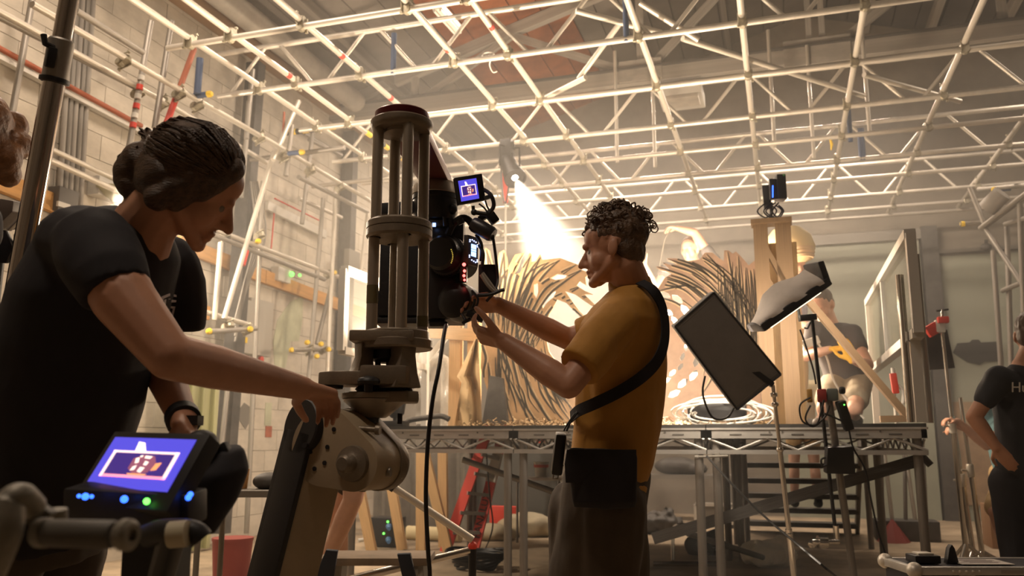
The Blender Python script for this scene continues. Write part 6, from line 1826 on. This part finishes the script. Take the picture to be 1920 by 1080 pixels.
# timber props behind
for k, (lab, a, b, Y) in enumerate((('upright pine prop beneath the left deck', (790, 1000), (790, 845), 7.6), ('slanting pine prop leaning right beneath the left deck', (842, 985), (795, 845), 7.5), ('upright pine prop nearest the red ladder', (832, 1000), (830, 845), 7.9), ('slanting pine prop behind the power box', (755, 1000), (722, 840), 7.6), ('low pine prop beside the rig joint', (700, 985), (672, 905), 7.2))):
    A = AY(*a, Y); A.z = 0.0 if A.z < .35 else A.z; B = AY(*b, Y); A.z = 0
    bar_o('timber_prop', A, B, .045, .09, M_timber, label=lab, cat='timber', hint=Vector((1, 0, 0)))
dr = MB(); NN = 30
xa, xb = AY(700, 950, 9.3).x, AY(885, 950, 9.3).x
for i in range(NN + 1):
    x_ = xa + (xb - xa) * i / NN; y_ = 9.3 + .04 * math.sin(i * 1.3); dr.v += [(x_, y_, .02), (x_, y_, 1.02)]
dr.f = [(2 * i, 2 * i + 2, 2 * i + 3, 2 * i + 1) for i in range(NN)]; n0 = len(dr.v); dr.v += [(x, y + .01, z) for x, y, z in dr.v]; dr.f += [tuple(i + n0 for i in f[::-1]) for f in dr.f]
dr.build('grey_drape', mat('grey_drape_cloth', (.24, .22, .19), .85, var=.2), label='grey cloth drape hanging behind the timber props under the deck', cat='drape')
tk = thing('dark_backdrop', 'dark grey panel standing behind the red ladder under the deck', 'panel', AY(960, 980, 9.4))
MB().box((AY(950, 930, 9.5).x, 9.5, .5), (1.2, .03, .96)).build('panel', mat('slate_panel', (.13, .13, .12), .7), tk)
# shelf with bucket
sh = thing('metal_shelf', 'low metal shelf carrying a white bucket behind the deck legs', 'shelf', AY(1010, 900, 8.6))
c_ = AY(1015, 897, 8.6); MB().box(c_, (.5, .3, .03)).build('shelf_board', M_alu, sh)
for dx in (-.22, .22): 
    for dy in (-.12, .12): tube_o('leg', (c_.x + dx, c_.y + dy, 0), (c_.x + dx, c_.y + dy, c_.z), .012, M_leg, sh)
bk = thing('paint_bucket', 'white paint bucket with a red band on the metal shelf', 'bucket', c_)
MB().lathe([(.06, .016), (.075, .15), (.08, .15), (.08, .165), (.07, .165)], c_, Z, 22).build('pail', M_wht, bk); MB().lathe([(.0735, .11), (.077, .13), (.0735, .14)], c_, Z, 22).build('red_band', M_red, bk)
MB().box(FZ(928, 1010) + Vector((0, .3, .2)), (.3, .1, .22)).build('red_case', M_lred, label='flat red case standing behind the ladder', cat='case', bevel=.01)
for lab, x, y, sx, sz in (('large cream sack slumped on the floor right of the ladder', 985, 1005, .33, .14), ('smaller cream sack behind the ladder foot', 925, 1012, .22, .09)):
    q = MB(); p = FZ(x, y); q.sphere(p + Z * sz * .8, (sx, .2, sz)); q.sphere(p + Vector((sx * .5, .05, sz * .6)), (sx * .6, .18, sz * .8))
    me = remesh(q, .015, 4); me.materials.append(mat('cream_sack', (.52, .44, .30), .8, var=.15)); me.name = 'sack'
    for v in me.vertices: v.co += v.normal * .02 * noise.noise(v.co * 9); v.co.z = max(v.co.z, .002)
    fin(bpy.data.objects.new('sack', me), None, None, lab, 'sack', 'sacks under the deck')
q = MB(); p = FZ(820, 1015); q.path([p + Vector((-.35, .05, .07)), p + Vector((.25, 0, .07))], .07, 18); q.build('duct_roll', M_cream, label='cream roll of ducting lying on the floor beneath the left deck', cat='roll')
q = MB()
for k in range(7):
    p = FZ(893, 1068); r_ = .12 + .012 * k; q.path([p + Vector((r_ * 1.3 * math.cos(a), r_ * math.sin(a), .02 + .02 * k + .01 * math.sin(3 * a + k))) for a in [2 * math.pi * j / 24 for j in range(25)]], .012, 6)
q.build('black_hose_coil', M_blk, label='coil of black hose on the floor near the deck legs', cat='hose')
MB().path(spline([AY(912, 850, 6.8), AY(918, 930, 6.8), AY(924, 980, 6.8), AY(918, 1010, 6.7), FZ(905, 1050) + Z * .05]), .006, 6).build('thin_cable', M_blk, label='thin dark cable hanging in front of the red ladder', cat='cable')
# workbench at the back, framed board, bags
wb_ = thing('workbench', 'low cluttered workbench against the back wall under the deck', 'bench', AY(1260, 900, 11.6))
c_ = AY(1270, 893, 11.6); MB().box(c_, (1.5, .5, .05)).build('bench_top', M_conduit, wb_)
for dx in (-.7, .7):
    for dy in (-.2, .2): bar_o('leg', (c_.x + dx, c_.y + dy, 0), (c_.x + dx, c_.y + dy, c_.z), .06, .06, M_conduit, wb_, Vector((1, 0, 0)))
q = MB(); q.sphere(c_ + Z * .13, (.3, .16, .12)); q.sphere(c_ + Vector((.2, 0, .1)), (.2, .14, .09)); me = remesh(q, .02, 3); me.materials.append(M_darkst)
fin(bpy.data.objects.new('dark_bag', me), None, None, 'dark bag heaped on the workbench behind the deck', 'bag')
fb = thing('framed_board', 'dark board in a pale frame standing on the floor behind the deck', 'board', AY(1340, 1005, 10.6))
a, b = AY(1304, 942, 10.6), AY(1376, 1006, 10.6); w, h = b.x - a.x, a.z - .02
MB().box(((a.x + b.x) / 2, 10.62, h / 2 + .02), (w - .04, .02, h - .04)).build('board', M_conduit, fb)
for (cx, cz, sx, sz) in (((a.x + b.x) / 2, h, w, .04), ((a.x + b.x) / 2, .02, w, .04), (a.x, h / 2, .04, h), (b.x, h / 2, .04, h)): MB().box((cx, 10.6, cz), (sx, .04, sz)).build('frame_bar', M_wht, fb)
for lab, x, y, r_, m_ in (('grey jacket slumped on the floor by the deck leg', 1325, 1040, .2, M_char), ('crumpled plastic bag on the floor left of the chrome stand', 1440, 1062, .22, M_bounce), ('dark bundle of cloth on the floor at the deck centre', 1235, 1000, .25, M_darkst)):
    p = FZ(x, y); q = MB(); q.sphere(p + Z * r_ * .45, (r_, r_ * .8, r_ * .5)); q.sphere(p + Vector((r_ * .4, 0, r_ * .7)), r_ * .4); me = remesh(q, .014, 2)
    for v in me.vertices: v.co += v.normal * .05 * noise.noise(v.co * 11); v.co.z = max(v.co.z, .002)
    me.materials.append(m_); me.name = 'cloth_heap'; fin(bpy.data.objects.new('cloth_heap', me), None, None, lab, 'cloth')
pr = thing('floor_rail', 'chrome bent rail lying low across the floor under the middle deck', 'rail', FZ(1280, 1058))
MB().path(spline([FZ(1225, 1062) + Z * .02, FZ(1280, 1062) + Z * .02, FZ(1345, 1062) + Z * .02]), .02, 8).build('tube', M_chrome, pr); MB().path(spline([FZ(1262, 1058) + Z * .02, FZ(1264, 1040) + Z * .2, FZ(1275, 1035) + Z * .24, FZ(1320, 1036) + Z * .24]), .016, 8).build('hoop', M_chrome, pr)
# stool and poles in the mid ground
so = thing('wooden_stool', 'low grey wooden stool with dark tape pads behind the rig', 'stool', D(700, 1100, 3.6))
sc_ = D(708, 1046, 3.6); MB().box(sc_, (.46, .26, .03), Matrix.Rotation(YAW, 3, 'Z')).build('seat', mat('grey_wood', (.22, .16, .105), .75, var=.25), so, bevel=.004)
for sx in (-1, 1):
    for sy in (-1, 1):
        a = sc_ + RT * sx * .17 + FH * sy * .09 - Z * .015; bar_o('leg', a, Vector((a.x + RT.x * sx * .06, a.y + sy * .03, 0)), .05, .04, M_conduit, so, Vector((1, 0, 0)))
M_navy = mat('navy_tape', (.018, .022, .035), .7)
for (pts) in ([(745, 1038), (770, 1037), (780, 1082), (755, 1082)], [(612, 1030), (634, 1032), (626, 1082), (592, 1080)]):
    c0 = D(*pts[0], 3.42); MB().prism([((D(*p, 3.42) - c0).dot(RT), (D(*p, 3.42) - c0).dot(UPC)) for p in pts], c0, RT, UPC, .02).build('tape_pad', M_navy, so, bevel=.003)
bp = thing('tripod_spreader', 'pale telescopic pole with a black sleeve slanting behind the stool', 'pole', D(700, 890, 4.4))
tube_o('pole', D(735, 912, 4.4), D(886, 1012, 4.4), .019, M_galv, bp); tube_o('sleeve', D(690, 880, 4.4), D(740, 915, 4.4), .026, M_blk, bp)
tube_o('lower_pole', D(882, 1032, 4.4), D(560, 1110, 4.0), .02, M_chrome, bp); MB().sphere(D(886, 1024, 4.4), .024).build('joint', M_lred, bp)
tube_o('foot_post', D(886, 1024, 4.4), Vector((D(886, 1024, 4.4).x, D(886, 1024, 4.4).y, 0)), .02, M_blk, bp)
# table with cup behind the arm
ta = thing('steel_table', 'small steel legged table behind the slanted arm', 'table', D(470, 960, 4.2))
tc_ = D(468, 922, 4.2); MB().box(tc_, (.42, .4, .03), R17).build('table_top', M_conduit, ta)
for sx in (-1, 1):
    for sy in (-1, 1):
        a = tc_ + RT * sx * .18 + FH * sy * .17; tube_o('leg', a, Vector((a.x, a.y, 0)), .014, M_conduit, ta)
MB().lathe([(.026, .016), (.034, .11), (.032, .11)], tc_ - RT * .04, Z, 16).build('paper_cup', mat('orange_cup', (.65, .34, .12), .6), label='tan paper cup on the steel legged table', cat='cup')
q = MB(); q.sphere(tc_ + RT * .1 + Z * .05, (.09, .08, .045)); me = remesh(q, .008, 2); me.materials.append(M_darkst); me.name = 'cloth_lump'
fin(bpy.data.objects.new('dark_rag', me), None, None, 'dark rag beside the cup on the small table', 'rag')
MB().lathe([(.12, 0), (.14, .3), (.145, .3), (.145, .32), (.12, .32)], FZ(432, 1095), Z, 20).build('red_bin', mat('dull_red', (.28, .05, .04), .6), label='dull red bin on the floor beyond the monitor', cat='bin')

# ------------------------------------------------------------------ right: stands, flags, flight case
for k, (lab, a, b, d_) in enumerate((('tall chrome stand with red and white clamps gripped by the crouching worker', (1764, 600), (1808, 985), 6.6), ('second chrome stand leaning beside the clamped one', (1800, 745), (1838, 980), 6.7), ('third shorter chrome stand behind the others', (1786, 780), (1822, 985), 6.85))):
    t = thing('grip_stand', lab, 'stand', D(*b, d_), 'chrome stands at right')
    A = D(*a, d_); B = D(*b, d_); B = Vector((B.x, B.y, 0))
    tube_o('pole', A, A.lerp(B, .45), .014, M_chrome, t); tube_o('pole', A.lerp(B, .4), B, .02, M_chrome, t)
    MB().lathe([(.024, -.05), (.028, -.04), (.028, .04), (.022, .05)], A.lerp(B, .42), A - B, 16).build('collar', M_galv, t)
    MB().path([A.lerp(B, .42), A.lerp(B, .42) - RT * .07], .008, 8).build('t_knob', M_galv, t)
    for j in range(3): tube_o('leg', A.lerp(B, .88), B + Vector((.25 * math.cos(j * 2.1), .25 * math.sin(j * 2.1), .012)), .013, M_chrome, t)
    if k == 0:
        MB().box(D(1762, 612, d_), (.07, .07, .10)).build('white_clamp', M_wht, t, bevel=.01); MB().box(D(1768, 600, d_ - .03), (.08, .07, .05)).build('red_clamp', M_red, t, bevel=.01)
        MB().bar(D(1738, 624, d_), D(1758, 612, d_), .05, .09).build('red_clamp', M_red, t, bevel=.01); tube_o('spigot', D(1766, 580, d_), D(1767, 600, d_), .012, M_chrome, t); tube_o('cross_bar', D(1756, 583, d_), D(1778, 580, d_), .008, M_blk, t)
sbag = thing('black_flag', 'black cloth flag hanging from the clamped chrome stand', 'flag', D(1762, 690, 6.7))
c0 = D(1735, 625, 6.72); pts = [(1735, 625), (1775, 618), (1790, 690), (1742, 694)]
MB().prism([((D(*p, 6.72) - c0).dot(RT), (D(*p, 6.72) - c0).dot(UPC)) for p in pts], c0, RT, UPC, .02).build('cloth', mat('worn_black_cloth', (.05, .042, .038), .85, var=.4, scale=6), sbag, bevel=.004)
rc = thing('red_spring_clamp', 'red clamp with a pale strap hanging inside the framed panel', 'clamp', AY(1677, 720, 5.95))
MB().bar(AY(1674, 700, 5.95), AY(1680, 738, 5.95), .04, .04).build('clamp_body', M_red, rc, bevel=.006); MB().path(spline([AY(1685, 722, 5.95), AY(1694, 735, 5.95), AY(1694, 757, 5.95)]), .012, 6).build('strap', M_wht, rc); tube_o('hook', AY(1674, 690, 5.95), AY(1675, 702, 5.95), .012, M_wht, rc)
tube_o('pole', AY(1676, 735, 5.95), Vector((AY(1678, 760, 5.95).x, 5.95, ZD)), .01, M_galv, rc)
# flight case
fk = thing('flight_case', 'dark flight case with metal edges in the lower right corner', 'flight case', D(1800, 1080, 3.3))
zf = AZ(1800, 1052, .5); dF = 3.25
e0, e1 = D(1714, 1064, dF), D(2060, 1056, dF); zt2 = e0.z; e1.z = zt2
xd = (e1 - e0).normalized(); yd = Z.cross(xd)
cen = (e0 + e1) / 2 + yd * .13; Rk = Matrix((xd, yd, Z)).transposed()
MB().box(Vector((cen.x, cen.y, zt2 / 2)), ((e1 - e0).length, .26, zt2), Rk).build('case_body', mat('navy_laminate', (.015, .015, .022), .5), fk)
for z_ in (zt2 - .012,):
    for yy in (-.13, .13): MB().box(Vector((cen.x, cen.y, z_)) + yd * yy, ((e1 - e0).length, .03, .03), Rk).build('edge_extrusion', M_alu, fk, bevel=.004)
MB().box(Vector((e0.x, e0.y, zt2 - .012)) + yd * .13, (.03, .26, .03), Rk).build('edge_extrusion', M_alu, fk, bevel=.004)
for p in (e0, e0 + yd * .26): MB().sphere(Vector((p.x, p.y, zt2 - .01)), .03).build('ball_corner', M_galv, fk)
for k in range(5): MB().lathe([(.005, 0), (.005, .003), (.002, .005)], e0.lerp(e1, .2 + k * .035) - Z * .012 - yd * .015, -yd, 10).build('rivet', M_galv, fk)
MB().box(e0.lerp(e1, .28) - Z * .06 - yd * .004, (.06, .01, .09), Rk).build('hasp', M_alu, fk, bevel=.003)
MB().box(e0.lerp(e1, .6) - Z * .014 - yd * .004, (.2, .024, .012), Rk).build('edge_lip', M_galvd, fk)
dv = thing('black_device', 'small black device with silver top lying on the flight case', 'device', e0.lerp(e1, .11) + yd * .2)
pz = Z * .0; c_ = Vector((e0.lerp(e1, .13).x, e0.lerp(e1, .13).y, zt2)) + yd * .12
MB().box(c_ + Z * .018, (.10, .09, .03), Rk).build('body', M_blk, dv, bevel=.005); MB().box(c_ + Z * .037, (.06, .06, .008), Rk).build('silver_top', M_galv, dv, bevel=.002)
c_ = Vector((e0.lerp(e1, .27).x, e0.lerp(e1, .27).y, zt2)) + yd * .1
MB().prism([(-.022, .002), (.026, .002), (.014, .06), (.004, .075), (-.008, .06)], c_, xd, Z, .03).build('black_clip', M_blk, label='black plastic clip standing on the flight case beside the paper', cat='clip', bevel=.003)
c_ = Vector((e0.lerp(e1, .44).x, e0.lerp(e1, .44).y, zt2 + .005)) + yd * .12
pa = MB().box(c_, (.2, .15, .002), Rk).build('paper_sheet', mat('white_sheet', (.5, .46, .42), .8), label='printed paper sheet lying on the flight case', cat='paper')
for k in range(5): MB().box(c_ + Z * .0016 + yd * (.05 - k * .022) + xd * (.0), (.15 if k % 2 else .11, .006, .0008), Rk).build('print_line', mat('print_grey', (.2, .15, .15), .8), pa)
# things stacked by the right deck end
rk = thing('pole_rack', 'bundle of metal poles standing in a dark crate behind the right deck leg', 'rack', FZ(1690, 1010))
base = FZ(1700, 1012); MB().box(base + Z * .1, (.6, .35, .2)).build('crate', M_darkst, rk, bevel=.01)
for k, (dx, tilt) in enumerate(((-.22, .05), (-.12, -.03), (0, .06), (.1, -.05), (.2, .03))):
    tube_o('pole', base + Vector((dx, 0, .12)), base + Vector((dx + tilt, .05, 1.02)), .02, M_galv if k % 2 else M_leg, rk)
MB().lathe([(.01, .22), (.16, .0)], base + Vector((-.15, -.25, 0)), Z, 8).build('cone', mat('dull_red', (.28, .05, .04), .6), rk)
MB().box(FZ(1905, 1035) + Vector((.2, .4, .2)), (.7, .4, .4)).build('cardboard_box', mat('cardboard', (.36, .20, .10), .8), label='brown cardboard box on the floor behind the crouching worker', cat='box', bevel=.005)
# ------------------------------------------------------------------ haze over the set
hz = MB().box((.7, 8.35, 2.3), (12.2, 7.9, 4.56))
hm = bpy.data.materials.new('stage_haze'); hm.use_nodes = True
nt = hm.node_tree; nt.nodes.remove(nt.nodes['Principled BSDF'])
vs = nt.nodes.new('ShaderNodeVolumeScatter'); vs.inputs['Density'].default_value = 0.036; vs.inputs['Anisotropy'].default_value = 0.35; vs.inputs['Color'].default_value = (.95, .92, .86, 1)
nt.links.new(vs.outputs[0], nt.nodes['Material Output'].inputs['Volume'])
hz.build('stage_haze', hm, label='thin smoke haze drifting over the whole set', cat='haze', kind='stuff', smooth=0)
